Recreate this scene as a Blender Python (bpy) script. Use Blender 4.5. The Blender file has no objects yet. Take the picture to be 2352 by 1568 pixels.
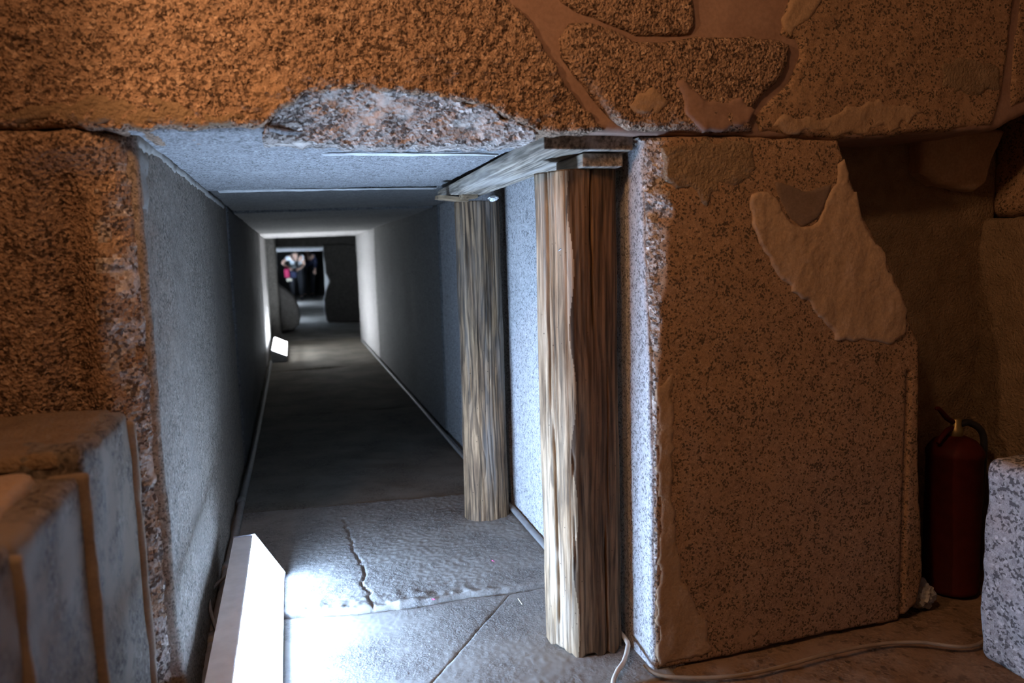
import bpy, bmesh, math, random
import numpy as np
from mathutils import Matrix, Vector

S = bpy.context.scene
COL = S.collection
random.seed(4)

# ------------------------------------------------------------------ camera
YAW, PITCH, ROLL = 0.2818, 0.1174, -0.0289
CAM = np.array([-0.7198, -1.4324, 0.9270])
FPX = 1732.7
def cam_axes():
    cy, sy, cp, sp = math.cos(YAW), math.sin(YAW), math.cos(PITCH), math.sin(PITCH)
    f = np.array([sy*cp, cy*cp, -sp]); r = np.array([cy, -sy, 0.0]); u = np.cross(r, f)
    cr, sr = math.cos(ROLL), math.sin(ROLL)
    return cr*r+sr*u, -sr*r+cr*u, f
CR, CU, CF = cam_axes()
cd = bpy.data.cameras.new('camera'); cam = bpy.data.objects.new('camera', cd); COL.objects.link(cam)
cd.sensor_width = 36.0; cd.lens = FPX/2352*36.0; cd.clip_start = 0.02
M4 = Matrix.Identity(4)
for i in range(3):
    M4[i][0] = CR[i]; M4[i][1] = CU[i]; M4[i][2] = -CF[i]; M4[i][3] = CAM[i]
cam.matrix_world = M4
cd.dof.use_dof = True; cd.dof.focus_distance = 2.0; cd.dof.aperture_fstop = 3.2
S.camera = cam
X, Y, Z = 0, 1, 2
def at(px, py, axis, val):
    """photo pixel -> point on the plane axis = val (metres)"""
    d = CF + CR*(px-1176)/FPX - CU*(py-784)/FPX
    return CAM + d*((val-CAM[axis])/d[axis])

# ------------------------------------------------------------------ world, lights, exposure
w = bpy.data.worlds.new('world'); S.world = w; w.use_nodes = True
w.node_tree.nodes['Background'].inputs[0].default_value = (1.0, 0.62, 0.35, 1)
w.node_tree.nodes['Background'].inputs[1].default_value = 0.0
S.view_settings.view_transform = 'Standard'; S.view_settings.look = 'None'
S.view_settings.exposure = 0.0; S.view_settings.gamma = 1.0
S.cycles.use_denoising = True
S.cycles.max_bounces = 4; S.cycles.diffuse_bounces = 3; S.cycles.glossy_bounces = 2; S.cycles.transmission_bounces = 4
S.cycles.use_adaptive_sampling = True; S.cycles.adaptive_threshold = 0.2; S.cycles.adaptive_min_samples = 12; S.cycles.caustics_reflective = False; S.cycles.caustics_refractive = False
S.cycles.sample_clamp_indirect = 6.0
WARM = (1.0, 0.56, 0.29)
def spot(name, loc, target, power, color, size=1.2, blend=0.6, radius=0.05):
    l = bpy.data.lights.new(name, 'SPOT'); l.energy = power; l.color = color
    l.spot_size = size; l.spot_blend = blend; l.shadow_soft_size = radius
    o = bpy.data.objects.new(name, l); COL.objects.link(o); o.location = loc
    o.rotation_euler = (Vector(target)-Vector(loc)).to_track_quat('-Z', 'Y').to_euler(); return o
def point(name, loc, power, color, radius=0.06):
    l = bpy.data.lights.new(name, 'POINT'); l.energy = power; l.color = color; l.shadow_soft_size = radius
    o = bpy.data.objects.new(name, l); COL.objects.link(o); o.location = loc; return o
spot('chamber_spot', (-1.15, -0.60, 1.50), (0.05, 0.0, 0.98), 20.0, WARM, 1.85, 0.55, 0.03)
point('chamber_fill', (-0.85, -1.05, 2.0), 25.0, WARM, 0.06)  # added unseen fill light for the jamb, ledge and niche
LAMP_NEAR, LAMP_FAR, LAMP_DEEP = 115.0, 88.0, 95.0

# ------------------------------------------------------------------ numeric noise
def _hash(ix, iy, iz, seed):
    n = (ix*374761393 + iy*668265263 + iz*2147483647 + seed*974634777) & 0xFFFFFFFF
    n = ((n ^ (n >> 13)) * 1274126177) & 0xFFFFFFFF
    n = ((n ^ (n >> 15)) * 2246822519) & 0xFFFFFFFF
    return ((n ^ (n >> 16)) & 0xFFFFFF) / float(0xFFFFFF)
def vnoise(x, y, z, seed=0):
    x, y, z = np.broadcast_arrays(np.asarray(x, float), np.asarray(y, float), np.asarray(z, float))
    fx, fy, fz = np.floor(x), np.floor(y), np.floor(z)
    ix, iy, iz = fx.astype(np.int64), fy.astype(np.int64), fz.astype(np.int64)
    tx, ty, tz = x-fx, y-fy, z-fz
    tx = tx*tx*(3-2*tx); ty = ty*ty*(3-2*ty); tz = tz*tz*(3-2*tz)
    r = 0
    for a in (0, 1):
        for b in (0, 1):
            for c in (0, 1):
                wgt = (tx if a else 1-tx)*(ty if b else 1-ty)*(tz if c else 1-tz)
                r = r + wgt*_hash(ix+a, iy+b, iz+c, seed)
    return r*2-1
def fbm(x, y, z, octv=4, seed=0, gain=0.5):
    r, a, t = 0, 1.0, 0.0
    for o in range(octv):
        r = r + a*vnoise(x, y, z, seed+o*17); t += a; a *= gain
        x, y, z = x*2.03+3.1, y*2.03+1.7, z*2.03+5.3
    return r/t

# ------------------------------------------------------------------ materials
def newmat(name):
    m = bpy.data.materials.new(name); m.use_nodes = True
    nt = m.node_tree; b = nt.nodes['Principled BSDF']
    return m, nt, b
def nd(nt, typ, **kw):
    n = nt.nodes.new(typ)
    for k, v in kw.items(): setattr(n, k, v)
    return n
def ramp(nt, fac, stops, interp='LINEAR'):
    r = nd(nt, 'ShaderNodeValToRGB'); r.color_ramp.interpolation = interp
    e = r.color_ramp.elements
    while len(e) > 1: e.remove(e[-1])
    e[0].position = stops[0][0]; e[0].color = (*stops[0][1], 1)
    for p_, c in stops[1:]:
        k = e.new(p_); k.color = (*c, 1)
    nt.links.new(fac, r.inputs[0]); return r.outputs[0]
def mix(nt, fac, a, b, blend='MIX'):
    n = nd(nt, 'ShaderNodeMix', data_type='RGBA', blend_type=blend)
    for sock, v in ((n.inputs[0], fac), (n.inputs[6], a), (n.inputs[7], b)):
        if isinstance(v, (int, float)): sock.default_value = v
        elif isinstance(v, tuple): sock.default_value = (*v, 1)
        else: nt.links.new(v, sock)
    return n.outputs[2]
def g3(v): return (v, v, v)
def noise(nt, vec, scale, detail=4, rough=0.55):
    n = nd(nt, 'ShaderNodeTexNoise'); n.inputs['Scale'].default_value = scale
    n.inputs['Detail'].default_value = detail; n.inputs['Roughness'].default_value = rough
    nt.links.new(vec, n.inputs['Vector']); return n.outputs[0]
def vec_coords(nt, scale=(1, 1, 1)):
    t = nd(nt, 'ShaderNodeTexCoord'); mp = nd(nt, 'ShaderNodeMapping')
    mp.inputs['Scale'].default_value = scale
    nt.links.new(t.outputs['Object'], mp.inputs[0]); return mp.outputs[0]
def granite(name, dark, base, light, scale=110, dust=(0.3, 0.2, 0.13), dust_lo=0.55, dust_hi=0.7, dust_scale=6,
            bump=0.35, dist=0.004, darkfrac=0.2, rough=0.9, stain=None):
    m, nt, b = newmat(name)
    v = vec_coords(nt)
    nz = nd(nt, 'ShaderNodeTexNoise'); nz.inputs['Scale'].default_value = scale*1.1; nz.inputs['Detail'].default_value = 1
    nt.links.new(v, nz.inputs['Vector'])
    wv = nd(nt, 'ShaderNodeVectorMath', operation='MULTIPLY_ADD')
    nt.links.new(nz.outputs[1], wv.inputs[0]); wv.inputs[1].default_value = g3(0.9/scale); nt.links.new(v, wv.inputs[2])
    vo = nd(nt, 'ShaderNodeTexVoronoi'); vo.inputs['Scale'].default_value = scale
    nt.links.new(wv.outputs[0], vo.inputs['Vector'])
    sp = nd(nt, 'ShaderNodeSeparateColor'); nt.links.new(vo.outputs['Color'], sp.inputs[0])
    c = ramp(nt, sp.outputs[0], [(0.0, tuple(x*0.72 for x in base)), (0.45, base), (0.8, base), (1.0, light)])
    # dark mica grains: smaller, clustered cells
    v2 = nd(nt, 'ShaderNodeTexVoronoi'); v2.inputs['Scale'].default_value = scale*1.35
    nt.links.new(wv.outputs[0], v2.inputs['Vector'])
    sp2 = nd(nt, 'ShaderNodeSeparateColor'); nt.links.new(v2.outputs['Color'], sp2.inputs[0])
    cl = noise(nt, v, scale*0.2, 2, 0.6)
    ad = nd(nt, 'ShaderNodeMath', operation='MULTIPLY_ADD'); nt.links.new(cl, ad.inputs[0]); ad.inputs[1].default_value = 1.1
    nt.links.new(sp2.outputs[1], ad.inputs[2])
    sb = nd(nt, 'ShaderNodeMath', operation='SUBTRACT'); nt.links.new(ad.outputs[0], sb.inputs[0]); sb.inputs[1].default_value = 0.55
    c = mix(nt, ramp(nt, sb.outputs[0], [(darkfrac*0.75, g3(0.9)), (darkfrac*1.15, g3(0))]), c, dark)
    fine = noise(nt, v, scale*2.6, 1)
    c = mix(nt, 0.5, c, ramp(nt, fine, [(0.3, g3(0.3)), (0.7, g3(1.0))]), 'MULTIPLY')
    # dust / plaster haze of its own shape
    dn = noise(nt, v, dust_scale, 4, 0.62)
    dm = ramp(nt, dn, [(dust_lo, g3(0)), (dust_hi, g3(1))])
    c = mix(nt, dm, c, dust)
    if stain:
        sn = noise(nt, vec_coords(nt, (1, 1, 0.35)), 3.1, 5)
        c = mix(nt, ramp(nt, sn, [(0.48, g3(0)), (0.68, g3(0.75))]), c, stain)
    nt.links.new(c, b.inputs['Base Color'])
    b.inputs['Roughness'].default_value = rough; b.inputs['Specular IOR Level'].default_value = 0.25
    h1 = noise(nt, v, scale*0.9, 3, 0.6)
    h2 = mix(nt, 0.4, h1, vo.outputs['Distance'])
    sm = mix(nt, dm, h2, g3(0.45))
    bp = nd(nt, 'ShaderNodeBump'); bp.inputs['Strength'].default_value = bump; bp.inputs['Distance'].default_value = dist
    nt.links.new(sm, bp.inputs['Height']); nt.links.new(bp.outputs[0], b.inputs['Normal'])
    return m
def plaster(name, c1, c2, scale=14, bump=0.3, dist=0.003, rough=0.92):
    m, nt, b = newmat(name); v = vec_coords(nt)
    n = noise(nt, v, scale, 7, 0.6)
    c = ramp(nt, n, [(0.3, c1), (0.7, c2)])
    f = noise(nt, v, scale*14, 3)
    c = mix(nt, 0.3, c, ramp(nt, f, [(0.35, g3(0.45)), (0.65, g3(1))]), 'MULTIPLY')
    nt.links.new(c, b.inputs['Base Color']); b.inputs['Roughness'].default_value = rough
    b.inputs['Specular IOR Level'].default_value = 0.2
    bp = nd(nt, 'ShaderNodeBump'); bp.inputs['Strength'].default_value = bump; bp.inputs['Distance'].default_value = dist
    nt.links.new(noise(nt, v, scale*6, 6), bp.inputs['Height']); nt.links.new(bp.outputs[0], b.inputs['Normal'])
    return m
def wood(name, tan, brown, dark, grey, ax=2, greyamt=(0.5, 0.75), bump=0.5, ring=1.0, flame=0.55):
    m, nt, b = newmat(name)
    def sc(long, cross):
        s = [cross]*3; s[ax] = long; return tuple(s)
    v = vec_coords(nt, sc(1.5, 13)); v2 = vec_coords(nt, sc(5.0, 130)); v3 = vec_coords(nt)
    n1 = noise(nt, v, 1.6*ring, 6, 0.6); n2 = noise(nt, v2, 1.0, 5, 0.65)
    c = ramp(nt, n1, [(0.28, dark), (0.42, brown), (0.58, tan), (0.75, brown)])
    c = mix(nt, 0.85, c, ramp(nt, n2, [(0.34, g3(0.10)), (0.46, g3(0.55)), (0.6, g3(1))]), 'MULTIPLY')
    wvt = nd(nt, 'ShaderNodeTexWave', wave_type='BANDS', bands_direction='X' if ax != 0 else 'Y')
    wvt.inputs['Scale'].default_value = 9; wvt.inputs['Distortion'].default_value = 14; wvt.inputs['Detail'].default_value = 2; wvt.inputs['Detail Scale'].default_value = 1.4
    nt.links.new(vec_coords(nt, sc(0.22, 2.0)), wvt.inputs['Vector'])
    c = mix(nt, flame, c, ramp(nt, wvt.outputs['Fac'], [(0.25, g3(0.35)), (0.55, g3(1.0))]), 'MULTIPLY')
    gm = noise(nt, vec_coords(nt, sc(0.6, 5)), 2.2, 4)
    c = mix(nt, ramp(nt, gm, [(greyamt[0], g3(0)), (greyamt[1], g3(0.75))]), c, grey)
    hole = nd(nt, 'ShaderNodeTexVoronoi'); hole.inputs['Scale'].default_value = 42; nt.links.new(v3, hole.inputs['Vector'])
    c = mix(nt, ramp(nt, hole.outputs['Distance'], [(0.05, g3(0.8)), (0.09, g3(0))]), c, dark)
    nt.links.new(c, b.inputs['Base Color']); b.inputs['Roughness'].default_value = 0.8
    b.inputs['Specular IOR Level'].default_value = 0.25
    bp = nd(nt, 'ShaderNodeBump'); bp.inputs['Strength'].default_value = bump; bp.inputs['Distance'].default_value = 0.004
    nt.links.new(mix(nt, 0.5, n1, n2), bp.inputs['Height']); nt.links.new(bp.outputs[0], b.inputs['Normal'])
    return m
def plain(name, col, rough=0.6, metal=0.0, spec=0.4, var=0.15, scale=30):
    m, nt, b = newmat(name); v = vec_coords(nt); n = noise(nt, v, scale, 4)
    lo = tuple(x*(1-var) for x in col); hi = tuple(min(1, x*(1+var)) for x in col)
    nt.links.new(ramp(nt, n, [(0.35, lo), (0.65, hi)]), b.inputs['Base Color'])
    b.inputs['Roughness'].default_value = rough; b.inputs['Metallic'].default_value = metal
    b.inputs['Specular IOR Level'].default_value = spec; return m
def emit(name, col, strength):
    m, nt, b = newmat(name)
    b.inputs['Base Color'].default_value = (0.8, 0.8, 0.8, 1)
    b.inputs['Emission Color'].default_value = (*col, 1); b.inputs['Emission Strength'].default_value = strength
    return m

MAT = {}
MAT['granite_red'] = granite('red_granite', (0.085, 0.052, 0.033), (0.42, 0.275, 0.18), (0.62, 0.44, 0.31), 150,
                             dust=(0.40, 0.26, 0.155), dust_lo=0.58, dust_hi=0.74, dust_scale=5, bump=1.0, dist=0.012, darkfrac=0.26)
MAT['granite_brown'] = granite('brown_granite', (0.08, 0.057, 0.038), (0.39, 0.245, 0.145), (0.47, 0.31, 0.195), 185,
                               dust=(0.35, 0.225, 0.135), dust_lo=0.60, dust_hi=0.74, dust_scale=7, bump=0.35, dist=0.004, darkfrac=0.2)
MAT['granite_grey'] = granite('grey_granite', (0.13, 0.125, 0.12), (0.40, 0.38, 0.37), (0.58, 0.56, 0.54), 210,
                              dust=(0.42, 0.40, 0.38), dust_lo=0.62, dust_hi=0.8, dust_scale=5, bump=0.3, dist=0.002, darkfrac=0.22)
MAT['granite_dim'] = granite('dirty_dimmed_granite', (0.10, 0.085, 0.068), (0.33, 0.272, 0.215), (0.50, 0.43, 0.355), 190,
                             dust=(0.34, 0.285, 0.23), dust_lo=0.6, dust_hi=0.8, dust_scale=5, bump=0.4, dist=0.003, darkfrac=0.24, stain=(0.22, 0.185, 0.15))  # dirty brownish stone, also darkened in place of weaker lamplight
MAT['granite_lamplit'] = granite('lamp_brightened_granite', (0.18, 0.175, 0.17), (0.58, 0.56, 0.54), (0.74, 0.72, 0.70), 210,
                               dust=(0.60, 0.58, 0.56), dust_lo=0.62, dust_hi=0.8, dust_scale=5, bump=0.3, dist=0.002, darkfrac=0.22)  # paler than the other wall stone to carry extra lamplight
MAT['granite_roof'] = granite('roof_granite', (0.12, 0.115, 0.11), (0.33, 0.32, 0.315), (0.48, 0.47, 0.46), 210,
                              dust=(0.36, 0.35, 0.34), dust_lo=0.6, dust_hi=0.8, dust_scale=5, bump=0.4, dist=0.003, darkfrac=0.24)
MAT['granite_shade'] = granite('shade_darkened_granite', (0.045, 0.043, 0.04), (0.145, 0.137, 0.128), (0.22, 0.21, 0.195), 210,
                               dust=(0.15, 0.14, 0.13), dust_lo=0.6, dust_hi=0.8, dust_scale=5, bump=0.3, dist=0.002, darkfrac=0.22)  # granite with the shade of the dim stretches put into its colour
MAT['granite_broken'] = granite('broken_granite', (0.10, 0.075, 0.06), (0.48, 0.40, 0.34), (0.80, 0.72, 0.64), 120,
                                dust=(0.62, 0.54, 0.46), dust_lo=0.55, dust_hi=0.7, dust_scale=14, bump=1.0, dist=0.010, darkfrac=0.34)
MAT['granite_block'] = granite('pale_granite', (0.10, 0.10, 0.10), (0.50, 0.47, 0.46), (0.72, 0.69, 0.67), 130,
                               dust=(0.5, 0.46, 0.43), dust_lo=0.66, dust_hi=0.85, dust_scale=5, bump=0.6, dist=0.005, darkfrac=0.24)
MAT['granite_ledge'] = granite('worn_granite', (0.07, 0.058, 0.048), (0.20, 0.162, 0.125), (0.30, 0.255, 0.21), 120,
                               dust=(0.23, 0.185, 0.14), dust_lo=0.44, dust_hi=0.60, dust_scale=8, bump=0.5, dist=0.005, darkfrac=0.2)
MAT['floor_stone'] = granite('dusty_floor_stone', (0.14, 0.13, 0.12), (0.25, 0.235, 0.215), (0.33, 0.315, 0.29), 170,
                             dust=(0.275, 0.26, 0.235), dust_lo=0.40, dust_hi=0.62, dust_scale=4, bump=0.6, dist=0.004, darkfrac=0.1)
MAT['floor_shade'] = granite('shade_darkened_floor', (0.10, 0.088, 0.07), (0.19, 0.168, 0.135), (0.24, 0.215, 0.175), 170,
                            dust=(0.21, 0.185, 0.15), dust_lo=0.40, dust_hi=0.62, dust_scale=4, bump=0.6, dist=0.004, darkfrac=0.1)  # brownish floor stone, darkened to stand for the lamplight fading
MAT['floor_earth'] = granite('trodden_floor', (0.08, 0.055, 0.035), (0.26, 0.17, 0.105), (0.34, 0.23, 0.145), 70,
                             dust=(0.28, 0.185, 0.115), dust_lo=0.4, dust_hi=0.7, dust_scale=9, bump=0.7, dist=0.006, darkfrac=0.15)
MAT['plaster'] = plaster('smoothed_mortar', (0.27, 0.165, 0.12), (0.36, 0.235, 0.175), 9, 0.25)
MAT['plaster_pale'] = plaster('pale_plaster', (0.40, 0.275, 0.175), (0.50, 0.355, 0.235), 12, 0.6, 0.006)
MAT['plaster_dark'] = plaster('dark_recess', (0.17, 0.12, 0.09), (0.24, 0.17, 0.13), 16, 0.4)
MAT['mortar_grey'] = plaster('grey_mortar', (0.45, 0.43, 0.40), (0.60, 0.58, 0.54), 18, 0.5)
MAT['dull_mortar'] = plaster('dull_mortar', (0.28, 0.26, 0.23), (0.38, 0.35, 0.31), 18, 0.5)
MAT['lit_streak_white'] = plaster('lit_streak_white', (0.55, 0.54, 0.52), (0.75, 0.74, 0.72), 30, 0.5)
MAT['smear_pale'] = plaster('thin_plaster_smear', (0.35, 0.235, 0.145), (0.43, 0.295, 0.185), 16, 0.6, 0.005)
MAT['ledge_plaster'] = plaster('ledge_plaster', (0.25, 0.19, 0.14), (0.33, 0.26, 0.195), 14, 0.4)
MAT['rough_wall'] = plaster('rough_hewn_wall', (0.26, 0.18, 0.11), (0.38, 0.27, 0.17), 22, 1.0, 0.012)
MAT['wood_near'] = wood('weathered_timber', (0.56, 0.41, 0.26), (0.36, 0.235, 0.13), (0.07, 0.043, 0.025), (0.62, 0.54, 0.44), 2, (0.50, 0.74), 0.7)
MAT['wood_planed'] = wood('planed_brown_timber', (0.20, 0.115, 0.058), (0.135, 0.075, 0.036), (0.05, 0.028, 0.014), (0.20, 0.13, 0.075), 2, (0.6, 0.85), 0.3)
MAT['wood_far'] = wood('aged_log', (0.32, 0.205, 0.112), (0.18, 0.110, 0.060), (0.022, 0.016, 0.012), (0.15, 0.135, 0.12), 2, (0.48, 0.66), 0.9, 1.5, 0.8)
MAT['wood_plank'] = wood('pale_dusty_plank', (0.46, 0.39, 0.31), (0.38, 0.31, 0.23), (0.16, 0.115, 0.08), (0.54, 0.49, 0.43), 1, (0.48, 0.66), 0.3)
MAT['wood_dark'] = wood('brown_offcut', (0.42, 0.30, 0.18), (0.26, 0.17, 0.10), (0.06, 0.04, 0.03), (0.35, 0.29, 0.22), 0, (0.6, 0.8))
MAT['white_paint'] = plain('white_enamel', (0.80, 0.81, 0.82), 0.45, var=0.06)
MAT['grey_metal'] = plain('grey_enamel', (0.35, 0.37, 0.40), 0.45)
MAT['lamp_near'] = emit('lit_diffuser_near', (0.43, 0.64, 1.0), LAMP_NEAR)
MAT['lamp_far'] = emit('lit_diffuser_far', (0.84, 0.92, 1.0), LAMP_FAR)
MAT['lamp_deep'] = emit('lit_diffuser_deep', (0.62, 0.78, 1.0), LAMP_DEEP)
MAT['lamp_last'] = emit('lit_diffuser_last', (0.62, 0.78, 1.0), LAMP_DEEP*1.4)
MAT['pipe'] = plain('grey_conduit', (0.22, 0.21, 0.20), 0.5)
MAT['cable'] = plain('pale_cable', (0.55, 0.50, 0.42), 0.5)
MAT['cable_brown'] = plain('dusty_brown_cable', (0.26, 0.19, 0.12), 0.6)
MAT['paper'] = plain('crumpled_paper', (0.85, 0.85, 0.83), 0.8)
MAT['pink'] = plain('pink_scrap', (0.85, 0.15, 0.35), 0.6)
MAT['red'] = plain('shaded_red_paint', (0.06, 0.007, 0.005), 0.6, 0.0, 0.15)  # red darkened to carry the shade of the niche
MAT['black'] = plain('black_plastic', (0.02, 0.02, 0.022), 0.4)
MAT['brass'] = plain('dull_brass', (0.35, 0.27, 0.12), 0.4, 0.8)
MAT['steel'] = plain('dull_steel', (0.3, 0.3, 0.32), 0.4, 0.9)
MAT['straw'] = plain('dry_straw', (0.7, 0.62, 0.45), 0.8)

# ------------------------------------------------------------------ object helpers
def tag(o, label, cat=None, group=None, kind=None):
    o['label'] = label
    if cat: o['category'] = cat
    if group: o['group'] = group
    if kind: o['kind'] = kind
    return o
def mesh_obj(name, verts, faces, mat, parent=None, smooth=True):
    me = bpy.data.meshes.new(name); me.from_pydata([tuple(v) for v in verts], [], faces); me.validate()
    if smooth: me.polygons.foreach_set('use_smooth', [True]*len(me.polygons))
    me.materials.append(mat); me.update()
    o = bpy.data.objects.new(name, me); COL.objects.link(o)
    if parent is not None: o.parent = parent; o.matrix_parent_inverse = parent.matrix_world.inverted()
    return o
def empty(name, loc=(0, 0, 0)):
    o = bpy.data.objects.new(name, None); COL.objects.link(o); o.location = loc; o.empty_display_size = 0.05
    bpy.context.view_layer.update(); return o
def setting(name, label, loc=(0, 0, 0)):
    return tag(empty(name, loc), label, 'structure' if False else name.split('_')[0], None, 'structure')

FR = {  # origin, u, v, outward normal
    'front': ((0, 0, 0), (1, 0, 0), (0, 0, 1), (0, -1, 0)),
    'back': ((0, 0, 0), (1, 0, 0), (0, 0, 1), (0, 1, 0)),
    'left': ((0, 0, 0), (0, 1, 0), (0, 0, 1), (1, 0, 0)),
    'right': ((0, 0, 0), (0, 1, 0), (0, 0, 1), (-1, 0, 0)),
    'up': ((0, 0, 0), (1, 0, 0), (0, 1, 0), (0, 0, 1)),
    'down': ((0, 0, 0), (1, 0, 0), (0, 1, 0), (0, 0, -1)),
}
def frame(kind, pos):
    O, u, v, n = [np.array(a, float) for a in FR[kind]]
    ax = int(np.argmax(np.abs(n))); O[ax] = pos
    return O, u, v, n
def jag(poly, step=0.02, amt=0.004, seed=0):
    out = []; P = [np.array(q[:2], float) for q in poly]; n = len(P)
    for i in range(n):
        a, b = P[i], P[(i+1) % n]; m = max(1, int(np.linalg.norm(b-a)/step))
        out += [a+(b-a)*j/m for j in range(m)]
    q = np.array(out)
    if amt:
        q = q + amt*np.stack([vnoise(q[:, 0]*60, q[:, 1]*60, 3.3, seed), vnoise(q[:, 0]*60, q[:, 1]*60, 9.1, seed+5)], 1)
    return q
def rect(u0, u1, v0, v1): return [(u0, v0), (u1, v0), (u1, v1), (u0, v1)]
def slab(name, poly, fr, mat, parent=None, cell=0.008, thick=0.1, R=0.010, amp=0.003, freq=14, seed=0, octv=5,
         hf=None, jit=0.003, step=0.02):
    """stone cut to an outline on a plane: relief of its own in front, rounded rim, real thickness behind"""
    O, eu, ev, en = fr
    P = jag(poly, step, jit, seed)
    lo, hi = P.min(0)-cell, P.max(0)+cell
    nu, nv = int(math.ceil((hi[0]-lo[0])/cell))+1, int(math.ceil((hi[1]-lo[1])/cell))+1
    U, V = np.meshgrid(lo[0]+cell*np.arange(nu), lo[1]+cell*np.arange(nv), indexing='ij')
    q = np.stack([U.ravel(), V.ravel()], 1)
    ins = np.zeros(len(q), bool); dmin = np.full(len(q), 1e9); near = q.copy()
    for i in range(len(P)):
        a, b = P[i], P[(i+1) % len(P)]
        cond = (a[1] > q[:, 1]) != (b[1] > q[:, 1])
        if abs(b[1]-a[1]) > 1e-12:
            ins ^= cond & (q[:, 0] < (b[0]-a[0])*(q[:, 1]-a[1])/(b[1]-a[1])+a[0])
        ab = b-a; t = np.clip(((q-a)@ab)/max(ab@ab, 1e-12), 0, 1); c = a+t[:, None]*ab
        d = np.hypot(*(q-c).T); mk = d < dmin; dmin[mk] = d[mk]; near[mk] = c[mk]
    q2 = np.where(ins[:, None], q, near); d = np.where(ins, dmin, 0.0)
    t = np.clip(d/R, 0, 1); h = -R*(1-np.sqrt(np.maximum(0, 1-(1-t)**2)))
    h = h + amp*fbm(q2[:, 0]*freq, q2[:, 1]*freq, seed*1.37+0.5, octv, seed)
    if hf is not None: h = h + hf(q2[:, 0], q2[:, 1], d)
    pos = O+q2[:, :1]*eu+q2[:, 1:]*ev+h[:, None]*en
    idx = np.arange(nu*nv).reshape(nu, nv); I = ins.reshape(nu, nv)
    keep = I[:-1, :-1] | I[1:, :-1] | I[1:, 1:] | I[:-1, 1:]
    qa = np.stack([idx[:-1, :-1][keep], idx[1:, :-1][keep], idx[1:, 1:][keep], idx[:-1, 1:][keep]], 1)
    if np.dot(np.cross(eu, ev), en) < 0: qa = qa[:, ::-1]
    e = np.concatenate([qa[:, [0, 1]], qa[:, [1, 2]], qa[:, [2, 3]], qa[:, [3, 0]]])
    key = np.sort(e, 1); key = key[:, 0]*(nu*nv)+key[:, 1]
    _, inv, cnt = np.unique(key, return_inverse=True, return_counts=True)
    be = e[cnt[inv] == 1]
    bv = np.unique(be); m2 = np.full(nu*nv, -1); m2[bv] = np.arange(len(bv))+nu*nv
    back = O+q2[bv, :1]*eu+q2[bv, 1:]*ev-thick*en
    sk = np.stack([be[:, 1], be[:, 0], m2[be[:, 0]], m2[be[:, 1]]], 1)
    allv = np.concatenate([pos, back]); allf = np.concatenate([qa, sk])
    used = np.unique(allf); mm = np.full(len(allv), -1); mm[used] = np.arange(len(used))
    return mesh_obj(name, allv[used], mm[allf].tolist(), mat, parent)
def rock_box(name, x0, x1, y0, y1, z0, z1, mat, parent=None, R=0.02, amp=0.006, freq=9, cell=0.015, seed=0, fn=None, octv=4):
    lo = np.array([x0, y0, z0], float); hi = np.array([x1, y1, z1], float)
    bm = bmesh.new(); V = {}
    n = [max(2, int((hi[i]-lo[i])/cell)) for i in range(3)]
    ls = [np.linspace(lo[i], hi[i], n[i]+1).tolist() for i in range(3)]
    def vert(k):
        if k not in V: V[k] = bm.verts.new((ls[0][k[0]], ls[1][k[1]], ls[2][k[2]]))
        return V[k]
    for ax in range(3):
        a, b = (ax+1) % 3, (ax+2) % 3
        for side in (0, 1):
            for i in range(n[a]):
                for j in range(n[b]):
                    vs = []
                    for (di, dj) in ((0, 0), (1, 0), (1, 1), (0, 1)):
                        k = [0, 0, 0]; k[ax] = n[ax] if side else 0; k[a] = i+di; k[b] = j+dj
                        vs.append(vert(tuple(k)))
                    if not side: vs.reverse()
                    bm.faces.new(vs)
    bm.verts.index_update()
    P = np.array([v.co[:] for v in bm.verts])
    R = min(R, *(0.49*(hi-lo)))
    c = np.clip(P, lo+R, hi-R); dv = P-c; L = np.linalg.norm(dv, axis=1, keepdims=True); L[L == 0] = 1
    N = dv/L; Q = c+N*R
    Q = Q+N*(amp*fbm(Q[:, 0]*freq, Q[:, 1]*freq, Q[:, 2]*freq, octv, seed))[:, None]
    if fn is not None: Q = fn(Q, N)
    for v, p in zip(bm.verts, Q): v.co = p
    me = bpy.data.meshes.new(name); bm.to_mesh(me); bm.free()
    me.polygons.foreach_set('use_smooth', [True]*len(me.polygons)); me.materials.append(mat)
    o = bpy.data.objects.new(name, me); COL.objects.link(o)
    if parent is not None: o.parent = parent; o.matrix_parent_inverse = parent.matrix_world.inverted()
    return o
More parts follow.
